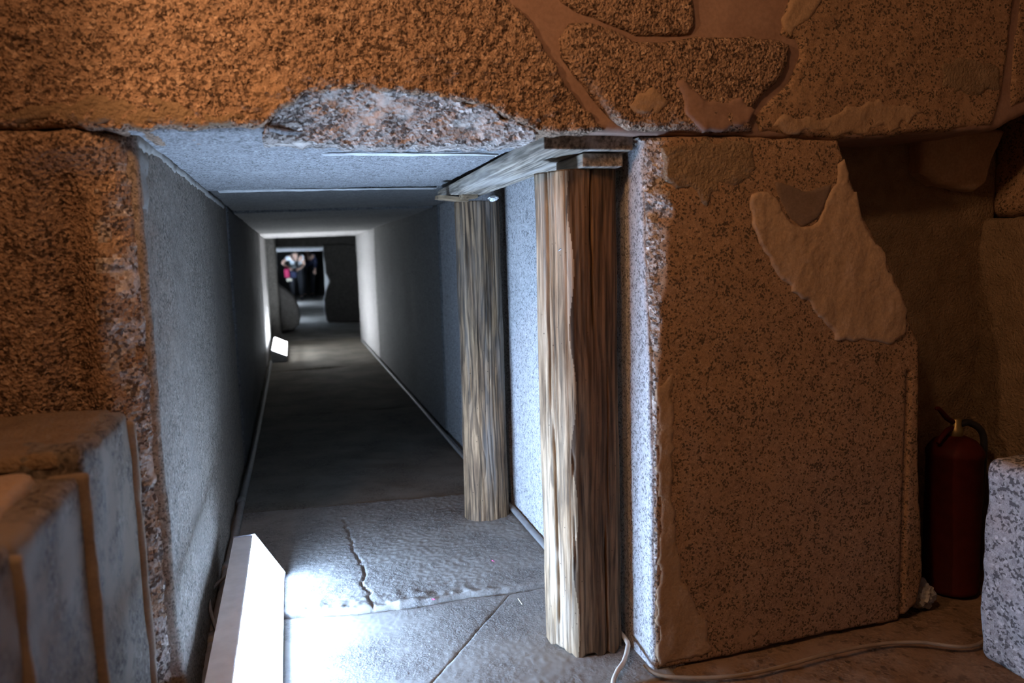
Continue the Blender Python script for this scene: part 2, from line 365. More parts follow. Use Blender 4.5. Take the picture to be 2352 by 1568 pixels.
def tube(name, pts, r, mat, parent=None, seg=12, caps=True, sub=6):
    P = [np.array(p, float) for p in pts]
    if len(P) > 2 and sub > 1:  # catmull-rom
        out = []
        for i in range(len(P)-1):
            p0, p1, p2, p3 = P[max(i-1, 0)], P[i], P[i+1], P[min(i+2, len(P)-1)]
            for k in range(sub):
                t = k/sub
                out.append(0.5*((2*p1)+(-p0+p2)*t+(2*p0-5*p1+4*p2-p3)*t*t+(-p0+3*p1-3*p2+p3)*t**3))
        out.append(P[-1]); P = out
    rr = [r]*len(P) if np.isscalar(r) else list(np.interp(np.linspace(0, 1, len(P)), np.linspace(0, 1, len(r)), r))
    verts, faces = [], []
    up = np.array([0.13, 0.21, 0.97])
    for i, p in enumerate(P):
        t = P[min(i+1, len(P)-1)]-P[max(i-1, 0)]; t = t/np.linalg.norm(t)
        a = np.cross(t, up); a = a/np.linalg.norm(a); b = np.cross(a, t); up = b
        for k in range(seg):
            an = 2*math.pi*k/seg; verts.append(p+rr[i]*(math.cos(an)*a+math.sin(an)*b))
    for i in range(len(P)-1):
        for k in range(seg):
            k2 = (k+1) % seg
            faces.append((i*seg+k, i*seg+k2, (i+1)*seg+k2, (i+1)*seg+k))
    if caps:
        faces.append(tuple(range(seg-1, -1, -1))); n = (len(P)-1)*seg; faces.append(tuple(range(n, n+seg)))
    return mesh_obj(name, verts, faces, mat, parent)
def prism(name, section, a, b, mat, parent=None, bev=0.0, axis=1):
    """closed outline in the plane across `axis`, extruded from a to b"""
    bm = bmesh.new(); n = len(section)
    def P(s, t):
        return {0: (t, s[0], s[1]), 1: (s[0], t, s[1]), 2: (s[0], s[1], t)}[axis]
    A = [bm.verts.new(P(s, a)) for s in section]; B = [bm.verts.new(P(s, b)) for s in section]
    bm.faces.new(A); bm.faces.new(B[::-1])
    for i in range(n): bm.faces.new((A[i], B[i], B[(i+1) % n], A[(i+1) % n]))
    bmesh.ops.recalc_face_normals(bm, faces=bm.faces)
    if bev: bmesh.ops.bevel(bm, geom=bm.edges[:], offset=bev, segments=2, affect='EDGES', profile=0.7)
    me = bpy.data.meshes.new(name); bm.to_mesh(me); bm.free(); me.materials.append(mat)
    o = bpy.data.objects.new(name, me); COL.objects.link(o)
    if parent is not None: o.parent = parent; o.matrix_parent_inverse = parent.matrix_world.inverted()
    return o
def lathe(name, prof, c, mat, parent=None, seg=40):
    verts, faces = [], []
    for r, z in prof:
        for k in range(seg):
            a = 2*math.pi*k/seg; verts.append((c[0]+r*math.cos(a), c[1]+r*math.sin(a), c[2]+z))
    for i in range(len(prof)-1):
        for k in range(seg):
            k2 = (k+1) % seg; faces.append((i*seg+k, i*seg+k2, (i+1)*seg+k2, (i+1)*seg+k))
    faces.append(tuple(range(seg-1, -1, -1))); n = (len(prof)-1)*seg; faces.append(tuple(range(n, n+seg)))
    return mesh_obj(name, verts, faces, mat, parent)
def px_front(pts, y=0.0):
    return [tuple(at(a, b, Y, y)[[0, 2]]) for a, b in pts]
def px_floor(pts, z=0.0):
    return [tuple(at(a, b, Z, z)[[0, 1]]) for a, b in pts]

H, W = 1.15, 0.965

# ------------------------------------------------------------------ front wall of the chamber (round the mouth of the passage)
wf = setting('wall_front', 'rough red granite wall with the square mouth of the low passage', (0.1, 0.05, 1.15))
F0 = lambda y: frame('front', y)
# mortar bed behind the upper stones
slab('mortar_bed', px_front([(1100, -260), (2480, -260), (2480, 150), (2400, 240), (2290, 298), (1925, 322), (1440, 306), (1300, 303), (1200, 220)], 0.006),
     F0(0.006), MAT['plaster'], wf, 0.010, 0.25, 0.01, 0.004, 8, 3)
arch = np.array([at(a, b, Y, 0.0)[[0, 2]] for a, b in
                 [(-200, 298), (300, 301), (520, 297), (610, 288), (640, 250), (700, 212), (800, 196), (880, 205), (950, 208), (1040, 226), (1110, 240), (1180, 272), (1232, 300), (1300, 304), (1400, 304)]])
lint = px_front([(-230, -260), (1080, -260), (1165, -5), (1222, 55), (1262, 130), (1300, 195), (1345, 245), (1395, 296), (1380, 304), (1232, 304), (1180, 276), (1110, 243), (1040, 229), (950, 212), (880, 208), (800, 199), (700, 216), (640, 254), (612, 286), (520, 295), (300, 298), (-230, 292)])
slab('lintel_stone', lint, F0(-0.004), MAT['granite_red'], wf, 0.0045, 0.18, 0.010, 0.007, 7, 11, hf=lambda U, V, d: 0.005*fbm(U*55, V*55, 7.7, 2, 77)+0.0045*vnoise(U*105, V*105, 3.1, 78), jit=0.006)
arc2 = [(610, 291), (640, 250), (700, 212), (800, 196), (880, 205), (950, 208), (1040, 226), (1110, 240), (1180, 272), (1236, 303), (1236, 318), (1000, 320), (700, 318), (600, 312)]
# bright fresh break of the lintel's lower edge: its own sloping piece in front of the chip
def slope(U, V, d):
    za = np.interp(U, arch[:, 0], arch[:, 1]); t = np.clip((za-V)/0.10, 0, 1)
    return -0.095*t**0.8 + 0.012*np.clip(t*4, 0, 1)*fbm(U*22, V*30, 4.4, 5, 31) + 0.004*fbm(U*80, V*80, 2.2, 3, 5)
slab('broken_edge', px_front(arc2), F0(-0.002), MAT['granite_broken'], wf, 0.0045, 0.14, 0.004, 0.003, 40, 23, hf=slope, jit=0.010, step=0.012)
slab('fitted_stone', px_front([(1330, -260), (1560, -260), (1592, -10), (1600, 60), (1585, 78), (1520, 82), (1462, 80), (1420, 60), (1360, 38), (1325, 30), (1290, 0), (1270, -100)]),
     F0(-0.004), MAT['granite_red'], wf, 0.006, 0.12, 0.012, 0.005, 12, 14, hf=lambda U, V, d: 0.004*fbm(U*55, V*55, 1.7, 3, 7))
slab('fitted_stone', px_front([(1286, 90), (1310, 55), (1345, 48), (1400, 62), (1455, 92), (1520, 96), (1600, 82), (1700, 84), (1790, 90), (1812, 104),
                               (1808, 150), (1785, 190), (1745, 225), (1720, 270), (1730, 306), (1560, 302), (1440, 300), (1400, 270), (1360, 225), (1318, 170), (1290, 130)]),
     F0(-0.012), MAT['granite_red'], wf, 0.006, 0.12, 0.016, 0.008, 9, 15, hf=lambda U, V, d: 0.004*fbm(U*55, V*55, 1.7, 3, 9))
slab('fitted_stone', px_front([(1850, -260), (2330, -260), (2330, 0), (2318, 120), (2300, 240), (2280, 292), (1925, 320), (1745, 304), (1735, 270), (1770, 228), (1812, 190), (1838, 130), (1832, 92), (1790, 84), (1800, 40), (1820, -20)]),
     F0(-0.002), MAT['granite_brown'], wf, 0.007, 0.16, 0.012, 0.010, 6, 16, hf=lambda U, V, d: 0.003*fbm(U*50, V*50, 1.7, 3, 12))
slab('fitted_stone', px_front([(2345, -260), (2700, -260), (2700, 120), (2420, 200), (2322, 250), (2328, 130), (2342, 0)]),
     F0(0.004), MAT['granite_brown'], wf, 0.010, 0.16, 0.012, 0.008, 6, 17)
def smear(pts, off, base, mat, jit=0.012):
    amp_, fq_, sd_ = base
    return slab('plaster_smear', px_front(pts), F0(off), MAT[mat], wf, 0.006, 0.012, 0.004, amp_, fq_, sd_, hf=lambda U, V, d: 0.003*fbm(U*35, V*35, 4.1, 4, 33), jit=jit, step=0.012)
smear([(1760, 300), (1800, 268), (1880, 272), (1960, 246), (2010, 232), (2090, 240), (2120, 262), (2060, 290), (1960, 306), (1925, 314)], -0.0042, (0.010, 6, 16), 'smear_pale')
smear([(2165, 150), (2230, 128), (2290, 150), (2296, 205), (2230, 214), (2170, 200)], -0.0042, (0.010, 6, 16), 'rough_wall')
smear([(1800, 60), (1830, -40), (1870, -60), (1880, 0), (1850, 60), (1815, 80)], -0.0042, (0.010, 6, 16), 'smear_pale')
smear([(1545, 190), (1590, 205), (1610, 235), (1690, 228), (1722, 252), (1718, 296), (1600, 296), (1560, 260)], -0.0142, (0.008, 9, 15), 'plaster')
smear([(1460, 210), (1500, 200), (1530, 232), (1510, 268), (1455, 262), (1430, 240)], -0.0142, (0.008, 9, 15), 'smear_pale')
smear([(0, 258), (120, 238), (260, 222), (400, 234), (520, 258), (590, 276), (500, 284), (300, 288), (0, 284)], -0.0065, (0.007, 7, 11), 'rough_wall')
slab('dark_recess', px_front([(1590, -260), (1830, -260), (1800, 0), (1785, 80), (1605, 78), (1592, -20)], 0.045), F0(0.045), MAT['plaster_dark'], wf, 0.010, 0.05, 0.01, 0.02, 10, 18)  # open hole, the shade of its depth put into the dark colour
# right jamb block
def jambchip(U, V, d):
    le = np.interp(V, [0, 0.25, 0.5, 0.8, 0.95, 1.05, 1.15], [0.004]*7)
    wdt = np.interp(V, [0, 0.3, 0.6, 0.8, 1.0, 1.15], [0.004, 0.004, 0.008, 0.020, 0.038, 0.045])*(1+0.5*vnoise(U*0, V*30, 1.3, 4))
    t = np.clip((le+wdt-U)/wdt, 0, 1)
    groove = np.exp(-((U-0.672)/0.006)**2)*(V < 0.62)
    dish = np.exp(-(((U-0.23)/0.05)**2+((V-0.66)/0.05)**2))
    return -t*(0.03*(wdt/0.05)**0.6) + t*0.012*fbm(U*70, V*70, 3.1, 4, 41) - 0.010*groove - 0.006*dish
jr = [(0.003, 1.142), (0.004, 0.95), (0.004, 0.6), (0.004, 0.2), (0.004, -0.004)] + px_front([
               (1700, 1500), (1900, 1456), (2060, 1424), (2105, 1385), (2122, 1320), (2113, 1150), (2110, 950), (2112, 790), (2092, 740), (2080, 690), (2040, 600), (1985, 500), (1950, 400), (1924, 324), (1700, 312), (1480, 312)])
jb = slab('jamb_block', jr, F0(0.0), MAT['granite_brown'], wf, 0.005, 0.16, 0.006, 0.006, 7, 21, hf=jambchip, jit=0.003)
jb.data.materials.append(MAT['granite_broken'])
def paint(o, test):
    n = len(o.data.polygons); c = np.zeros(n*3); o.data.polygons.foreach_get('center', c); c = c.reshape(-1, 3)
    o.data.polygons.foreach_set('material_index', test(c[:, 0], c[:, 1], c[:, 2]).astype(np.int32))
paint(jb, lambda x, y, z: (y < 0.1) & (x < 0.006+np.interp(z, [0, 0.3, 0.6, 0.8, 1.0, 1.15], [0.001, 0.004, 0.007, 0.018, 0.034, 0.04])*(0.8+0.9*fbm(x*60, y*0, z*60, 3, 6))))  # broken arris; its lamp-lit whitening is also in the colour
slab('plaster_patch', px_front([(1722, 455), (1735, 432), (1757, 430), (1790, 462), (1815, 505), (1843, 524), (1872, 514), (1896, 480), (1912, 440), (1922, 385), (1940, 372), (1985, 505), (2040, 606), (2078, 695), (2090, 765),
                                (2050, 785), (1985, 778), (1930, 782), (1900, 735), (1850, 690), (1795, 640), (1745, 560), (1722, 500)], -0.004),
     F0(-0.005), MAT['plaster_pale'], jb, 0.005, 0.014, 0.005, 0.006, 7, 21, hf=lambda U, V, d: 0.005*fbm(U*28, V*16, 2.2, 4, 22), jit=0.012, step=0.012)
slab('smooth_fill', px_front([(1778, 412), (1850, 440), (1912, 420), (1905, 455), (1880, 500), (1845, 524), (1815, 500), (1790, 455)], -0.002), F0(-0.002), MAT['plaster_dark'], jb, 0.006, 0.01, 0.003, 0.006, 7, 21, jit=0.004)
slab('plaster_strip', px_front([(1510, 900), (1545, 850), (1550, 1200), (1575, 1330), (1625, 1440), (1640, 1500), (1515, 1530), (1514, 1200)], -0.003), F0(-0.0018), MAT['smear_pale'], jb, 0.006, 0.010, 0.003, 0.006, 7, 21, hf=lambda U, V, d: 0.002*fbm(U*40, V*12, 4.1, 3, 35), jit=0.010, step=0.012)
# left jamb block, broken along the passage edge
def ljamb(U, V, d):
    edge = -0.962; wd = 0.085+0.015*vnoise(V*14, 0*V, 2.2, 3)
    t = np.clip((U-(edge-wd))/wd, 0, 1)
    groove = np.exp(-((U+1.082-0.03*(V-0.8))/0.030)**2)*np.clip((1.12-V)/0.1, 0, 1)
    bumpy = np.exp(-(((U+1.06)/0.07)**2+((V-1.12)/0.03)**2))
    return -0.055*t**1.3 + (0.004+0.014*t)*fbm(U*45, V*45, 5.5, 5, 61) - 0.032*groove + 0.012*bumpy
slab('plaster_smear', px_front([(1520, 330), (1600, 322), (1735, 322), (1742, 390), (1700, 432), (1655, 420), (1620, 470), (1590, 420), (1555, 440), (1530, 400)]), F0(-0.0025), MAT['rough_wall'], jb, 0.006, 0.012, 0.004, 0.006, 7, 21, hf=lambda U, V, d: 0.004*fbm(U*40, V*40, 4.1, 4, 34), jit=0.012, step=0.012)
jl_ = slab('jamb_block', [(-1.45, -0.02), (-0.985, -0.02), (-0.978, 0.5), (-0.975, 0.8), (-0.978, 1.0), (-0.978, 1.152), (-1.45, 1.145)], F0(0.004), MAT['granite_red'], wf, 0.0065, 0.15, 0.012, 0.006, 8, 26, hf=ljamb, jit=0.005)
jl_.data.materials.append(MAT['granite_broken'])
paint(jl_, lambda x, y, z: (x > -1.035+0.04*fbm(x*0, y*0, z*9, 3, 5)) & (fbm(x*40, y*0, z*40, 3, 8) > np.interp(x, [-1.07, -0.97], [0.35, -0.25])) & (z < 1.1))  # broken edge, with lamp-lit specks painted in as pale faces

# ------------------------------------------------------------------ passage: left wall, right wall, ceiling, floor
wl = setting('wall_left', 'grey granite left wall of the low passage', (-W, 3, 0))
def lw(name, y0, y1, mat, seed, off=0.0, cell=0.008, **k):
    return slab(name, rect(y0, y1, -0.03, H+0.012), frame('left', -W+off), MAT[mat], wl, cell, 0.08, k.pop('R', 0.008), k.pop('amp', 0.004), 7, seed, jit=0.0015, **k)
lw('stone_block', 0.05, 1.175, 'granite_dim', 31, hf=lambda U, V, d: 0.018*np.clip((0.25-V)/0.25, 0, 1)*np.clip((0.5-U)/0.4, 0, 1)+0.0015*fbm(U*90, V*90, 1, 3, 3))
lw('stone_block', 1.181, 2.05, 'granite_dim', 32, -0.004)
lw('stone_block', 2.056, 3.6, 'granite_shade', 33, 0.004, 0.014)
lw('stone_block', 3.605, 5.35, 'granite_shade', 34, 0.0, 0.018)
lw('stone_block', 5.355, 7.2, 'granite_grey', 35, 0.003, 0.018)
slab('mortar_fillet', [(0.055, H-0.018), (0.10, H-0.022), (0.16, H-0.016), (0.3, H-0.014), (0.6, H-0.013), (1.1, H-0.010), (1.9, H-0.009), (1.9, H+0.01), (0.055, H+0.01)], frame('left', -W+0.004),
     MAT['dull_mortar'], wl, 0.008, 0.01, 0.006, 0.004, 25, 36, jit=0.006)
slab('mortar_patch', [(0.055, H-0.13), (0.10, H-0.14), (0.13, H-0.10), (0.16, H-0.02), (0.055, H-0.02)], frame('left', -W+0.001), MAT['dull_mortar'], wl, 0.008, 0.01, 0.006, 0.003, 25, 37, jit=0.005)

wr = setting('wall_right', 'grey granite right wall of the low passage behind the timber posts', (0, 3, 0))
def rw(name, y0, y1, mat, seed, off=0.0, cell=0.008, **k):
    return slab(name, rect(y0, y1, -0.03, H+0.03), frame('right', off), MAT[mat], wr, cell, 0.08, k.pop('R', 0.008), k.pop('amp', 0.003), 7, seed, jit=0.002, **k)
slab('stone_block', [(0.006, -0.03), (1.10, -0.03), (1.10, H+0.03), (0.040, H+0.03), (0.036, 1.0), (0.026, 0.85), (0.012, 0.7), (0.008, 0.5)], frame('right', 0.0), MAT['granite_lamplit'], wr, 0.008, 0.08, 0.004, 0.003, 7, 41,
     hf=lambda U, V, d: 0.0015*fbm(U*90, V*90, 1, 3, 3), jit=0.004)
rw('stone_block', 1.135, 2.30, 'granite_grey', 42, 0.004)
rw('stone_block', 2.306, 4.2, 'granite_shade', 43, -0.002, 0.014)
rw('stone_block', 4.206, 5.3, 'granite_shade', 44, 0.002, 0.018)
rw('stone_block', 5.306, 7.2, 'granite_grey', 45, 0.0, 0.018)

ce = setting('ceiling', 'grey granite slabs roofing the low passage', (-0.48, 3, H))
tilt = lambda U, V, d: -0.016*(U+W)/W
def cs(name, poly, mat, seed, off=0.0, cell=0.008, hf=tilt, **k):
    return slab(name, poly, frame('down', H+off), MAT[mat], ce, cell, k.pop('thick', 0.10), 0.006, 0.003, 9, seed, hf=hf, jit=0.0015, **k)
cs('ceiling_slab', [(-1.0, 0.01), (-0.74, 0.01), (-0.70, 0.05), (-0.62, 0.085), (-0.5, 0.088), (-0.36, 0.085), (-0.28, 0.05), (-0.24, 0.015), (0.05, 0.015), (0.05, 1.24), (-1.0, 1.24)], 'granite_roof', 51,
   hf=lambda U, V, d: tilt(U, V, d)+0.0015*fbm(U*60, V*110, 1, 3, 3)-0.004*(V > 0.31), thick=0.012)
cs('ceiling_slab', rect(-1.0, 0.05, 1.245, 2.43), 'granite_shade', 52, 0.010)  # darker colour here stands for the lamplight falling off
cs('ceiling_slab', rect(-1.0, 0.05, 2.435, 4.1), 'granite_shade', 53, 0.0, 0.014)
cs('ceiling_slab', rect(-1.0, 0.05, 4.105, 5.7), 'granite_shade', 54, 0.004, 0.018)
cs('ceiling_slab', rect(-1.0, 0.05, 5.705, 7.25), 'granite_grey', 55, 0.0, 0.018)
slab('lit_streak', [(-0.62, 0.296), (-0.45, 0.294), (-0.30, 0.296), (-0.235, 0.312), (-0.235, 0.340), (-0.30, 0.330), (-0.45, 0.328), (-0.64, 0.312)], frame('down', H-0.006), MAT['lit_streak_white'], ce, 0.006, 0.01, 0.003, 0.002, 25, 56, hf=tilt, jit=0.003)  # white strip painted in for a lit streak on the ceiling
slab('mortar_joint', rect(-0.93, -0.21, 1.222, 1.252), frame('down', H-0.003), MAT['mortar_grey'], ce, 0.006, 0.01, 0.004, 0.003, 25, 57, hf=tilt, jit=0.003)

fl = setting('floor', 'worn dusty stone slabs along the passage floor', (-0.48, 3, 0))
crack = np.array(px_floor([(790, 1195), (808, 1245), (822, 1290), (834, 1310), (835, 1345), (852, 1382)]))
def floor2(U, V, d):
    cu = np.interp(V, crack[::-1, 1], crack[::-1, 0]); cu = cu+0.008*vnoise(V*60, 0*V, 1.2, 5)
    on = (V < crack[0, 1])
    front = np.interp(U, [-0.95, -0.6, -0.1, 0.05], [0.545, 0.50, 0.475, 0.475])
    e = np.clip((front+0.10-V)/0.10, 0, 1)*np.clip((-0.2-U)/0.15, 0, 1)
    return 0.0022*fbm(U*130, V*120, 2.2, 3, 71) - 0.008*np.exp(-((U-cu)/0.0028)**2)*on + e*(0.004+0.012*fbm(U*40, V*40, 6.1, 4, 72)) 
jl = [(-1.0, 0.548), (-0.79, 0.545), (-0.6, 0.502), (-0.45, 0.49), (-0.3, 0.498), (-0.196, 0.486), (-0.1, 0.49), (0.04, 0.50)]
jf = [(-1.0, 1.42), (-0.7, 1.385), (-0.53, 1.375), (-0.3, 1.35), (-0.13, 1.335), (0.04, 1.33)]
slab('floor_slab', jl+jf[::-1], frame('up', 0.008), MAT['floor_stone'], fl, 0.005, 0.06, 0.005, 0.003, 5, 73, hf=floor2, jit=0.005)
fr_ = lambda U, V, d: 0.0013*fbm(U*150, V*150, 2.2, 3, 75)
slab('floor_slab', [(-1.0, -0.03), (-0.585, -0.03), (-0.484, 0.11), (-0.198, 0.474), (-0.30, 0.490), (-0.45, 0.482), (-0.6, 0.494), (-0.79, 0.537), (-1.0, 0.540)],
     frame('up', -0.004), MAT['floor_stone'], fl, 0.005, 0.06, 0.0015, 0.002, 5, 74, hf=fr_, jit=0.002)
slab('floor_slab', [(-0.582, -0.03), (0.04, -0.03), (0.04, 0.492), (-0.1, 0.483), (-0.195, 0.474), (-0.481, 0.110)],
     frame('up', -0.005), MAT['floor_stone'], fl, 0.005, 0.06, 0.0015, 0.002, 5, 76, hf=fr_, jit=0.002)
slab('floor_slab', [(a, b+0.006) for a, b in jf]+[(0.04, 3.13), (-0.56, 3.146), (-1.0, 3.18)], frame('up', 0.004), MAT['floor_shade'], fl, 0.010, 0.06, 0.010, 0.006, 6, 77, jit=0.004)
slab('floor_slab', [(-1.0, 3.186), (-0.56, 3.152), (0.04, 3.136), (0.04, 5.1), (-1.0, 5.06)], frame('up', 0.0), MAT['floor_shade'], fl, 0.016, 0.06, 0.010, 0.008, 4, 78)
slab('floor_slab', [(-1.0, 5.066), (0.04, 5.106), (0.04, 7.4), (-1.0, 7.4)], frame('up', 0.003), MAT['floor_shade'], fl, 0.02, 0.06, 0.010, 0.008, 4, 79)
slab('floor_slab', rect(-1.7, 1.0, 7.406, 13.0), frame('up', 0.0), MAT['floor_stone'], fl, 0.035, 0.06, 0.010, 0.008, 4, 80)
slab('floor_slab', rect(-2.0, 1.2, 13.006, 19.0), frame('up', 0.0), MAT['floor_stone'], fl, 0.05, 0.06, 0.010, 0.008, 4, 81)
# trodden floor of the chamber
slab('trodden_floor', [(-1.6, -2.6), (1.75, -2.6), (1.75, 0.55), (0.05, 0.55), (0.05, -0.005), (-0.3, -0.035), (-1.0, -0.035), (-1.0, 0.2), (-1.6, 0.2)],
     frame('up', -0.006), MAT['floor_earth'], fl, 0.014, 0.06, 0.01, 0.012, 9, 82, jit=0.004)

# second chamber beyond the passage and the next low passage after it
dp = setting('wall_deep', 'dark walls of the second chamber with the mouth of the next low passage', (-0.5, 9.7, 0))
slab('end_face', [(-1.0, -0.02), (-1.7, -0.02), (-1.7, H+0.0), (-1.7, 2.1), (1.2, 2.1), (1.2, -0.02), (0.045, -0.02), (0.045, 1.2), (-1.0, 1.2)], frame('back', 7.25), MAT['granite_shade'], dp, 0.03, 0.05, 0.02, 0.01, 5, 91)
rock_box('jamb_stone', -1.22, -0.868, 7.55, 8.15, -0.02, 1.9, MAT['granite_shade'], dp, 0.03, 0.012, 6, 0.04, 92)
slab('side_stone', rect(7.25, 9.8, -0.02, 2.1), frame('left', -1.6), MAT['granite_shade'], dp, 0.04, 0.1, 0.02, 0.02, 3, 93)
slab('side_stone', rect(7.25, 9.8, -0.02, 2.1), frame('right', 0.9), MAT['granite_shade'], dp, 0.04, 0.1, 0.02, 0.02, 3, 94)
slab('roof_stone', rect(-1.7, 1.0, 7.25, 9.8), frame('down', 2.0), MAT['granite_shade'], dp, 0.05, 0.1, 0.02, 0.02, 3, 95)
slab('lintel_stone', rect(-1.7, 1.0, 1.075, 2.1), frame('front', 9.7), MAT['granite_shade'], dp, 0.03, 0.3, 0.02, 0.01, 5, 96)
slab('jamb_stone', rect(-1.7, -0.97, -0.02, 1.07), frame('front', 9.7), MAT['granite_shade'], dp, 0.03, 0.3, 0.02, 0.01, 5, 97)
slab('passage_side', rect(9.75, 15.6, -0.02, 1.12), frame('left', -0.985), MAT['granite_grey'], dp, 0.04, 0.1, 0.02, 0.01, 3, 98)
slab('passage_side', rect(9.75, 15.6, -0.02, 1.12), frame('right', -0.02), MAT['granite_shade'], dp, 0.04, 0.1, 0.02, 0.01, 3, 99)
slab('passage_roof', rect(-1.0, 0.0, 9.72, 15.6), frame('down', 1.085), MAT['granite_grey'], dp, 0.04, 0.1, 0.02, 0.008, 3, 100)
slab('end_face', [(-1.0, -0.02), (-2.0, -0.02), (-2.0, 2.1), (1.2, 2.1), (1.2, -0.02), (0.0, -0.02), (0.0, 1.12), (-1.0, 1.12)], frame('back', 15.62), MAT['granite_shade'], dp, 0.05, 0.05, 0.02, 0.01, 5, 86)
slab('end_stone', rect(-2.0, 1.2, -0.02, 2.1), frame('front', 19.0), MAT['granite_shade'], dp, 0.06, 0.1, 0.02, 0.02, 3, 87)
slab('side_stone', rect(15.6, 19, -0.02, 2.1), frame('left', -1.9), MAT['granite_shade'], dp, 0.06, 0.1, 0.02, 0.02, 3, 88)
slab('side_stone', rect(15.6, 19, -0.02, 2.1), frame('right', 1.1), MAT['granite_shade'], dp, 0.06, 0.1, 0.02, 0.02, 3, 89)
slab('roof_stone', rect(-2.0, 1.2, 15.6, 19), frame('down', 2.0), MAT['granite_shade'], dp, 0.06, 0.1, 0.02, 0.02, 3, 90)

# ------------------------------------------------------------------ chamber shell
nw = setting('wall_niche', 'rough brown wall at the back of the niche behind the fire extinguisher', (1.0, 0.22, 0.6))
slab('rough_face', rect(0.60, 1.16, -0.02, 1.35), frame('front', 0.22), MAT['rough_wall'], nw, 0.009, 0.1, 0.01, 0.016, 9, 101)
slab('fitted_stone', px_front([(2098, 300), (2105, 400), (2140, 425), (2225, 442), (2250, 420), (2262, 370), (2295, 300)], 0.20), frame('front', 0.175), MAT['plaster_pale'], nw, 0.007, 0.08, 0.014, 0.006, 9, 102, jit=0.004)
cr_ = setting('wall_chamber_right', 'brown right-hand wall of the chamber in deep shade', (1.15, -1, 1))
slab('rough_face', rect(-2.6, 0.24, -0.02, 0.98), frame('right', 1.115), MAT['rough_wall'], cr_, 0.012, 0.1, 0.01, 0.016, 7, 103)
slab('rough_face', rect(-2.6, 0.24, 0.985, 2.4), frame('right', 1.16), MAT['granite_brown'], cr_, 0.016, 0.1, 0.03, 0.02, 5, 104)
cl_ = setting('wall_chamber_left', 'red granite left-hand wall of the chamber beside the mouth', (-1.4, -1, 1))
slab('rough_face', rect(-2.6, 0.05, 0.3, 2.4), frame('left', -1.40), MAT['granite_red'], cl_, 0.016, 0.1, 0.01, 0.016, 7, 105)
cb_ = setting('wall_back', 'plain granite wall of the chamber behind the camera', (0, -2.5, 1))
slab('rough_face', rect(-1.6, 1.75, -0.02, 2.4), frame('back', -2.55), MAT['granite_brown'], cb_, 0.03, 0.1, 0.01, 0.02, 5, 106)
cc_ = setting('ceiling_chamber', 'granite roof of the chamber', (0, -1.2, 2.35))
slab('roof_slab', rect(-1.6, 1.75, -2.6, 0.1), frame('down', 2.35), MAT['granite_brown'], cc_, 0.03, 0.1, 0.01, 0.02, 5, 107)
slab('upper_course', rect(-1.6, 1.75, 1.52, 2.4), frame('front', 0.01), MAT['granite_brown'], wf, 0.02, 0.1, 0.02, 0.012, 6, 108)

# low stone ledge at the left
lb = tag(empty('stone_ledge', (-1.2, -0.5, 0)), 'low granite ledge with crumbling plaster top in the left foreground', 'ledge')
def topslope(Q, N):
    Q = Q.copy(); top = np.clip((Q[:, 2]-0.5)/0.15, 0, 1)
    Q[:, 2] += top*0.010*fbm(Q[:, 0]*14, Q[:, 1]*14, 0.3, 3, 5); return Q
rock_box('ledge_block', -1.375, -1.006, -0.318, 0.0, -0.02, 0.676, MAT['granite_ledge'], lb, 0.012, 0.005, 12, 0.012, 111, topslope)
rock_box('ledge_block', -1.375, -1.007, -0.588, -0.322, -0.02, 0.650, MAT['granite_ledge'], lb, 0.012, 0.006, 12, 0.012, 112, topslope)
rock_box('ledge_block', -1.375, -1.005, -1.05, -0.592, -0.02, 0.655, MAT['granite_ledge'], lb, 0.012, 0.006, 12, 0.012, 113, topslope)
for yj, zt, hw in ((-0.006, 0.655, 0.008), (-0.320, 0.650, 0.008), (-0.590, 0.640, 0.008)):
    rock_box('plaster_seam', -1.05, -0.996, yj-hw, yj+hw, -0.02, zt, MAT['ledge_plaster'], lb, 0.006, 0.004, 20, 0.008, int(-yj*100)+115)
slab('plaster_crust', [(-1.36, -0.32), (-1.03, -0.32), (-1.025, -0.1), (-1.03, -0.01), (-1.36, -0.01)], frame('up', 0.680), MAT['rough_wall'], lb, 0.008, 0.02, 0.010, 0.006, 10, 118, jit=0.006)
slab('plaster_crust', [(-1.36, -0.9), (-1.05, -0.9), (-1.04, -0.6), (-1.05, -0.35), (-1.06, -0.33), (-1.36, -0.33)], frame('up', 0.662), MAT['plaster_pale'], lb, 0.008, 0.02, 0.012, 0.010, 10, 119, jit=0.006)
# grey block at the right
gb = rock_box('granite_block', 0.722, 1.10, -1.1, -0.165, -0.02, 0.450, MAT['granite_block'], None, 0.030, 0.014, 8, 0.012, 121)
tag(gb, 'pale grey granite block in the lower right corner partly hiding the fire extinguisher', 'block')

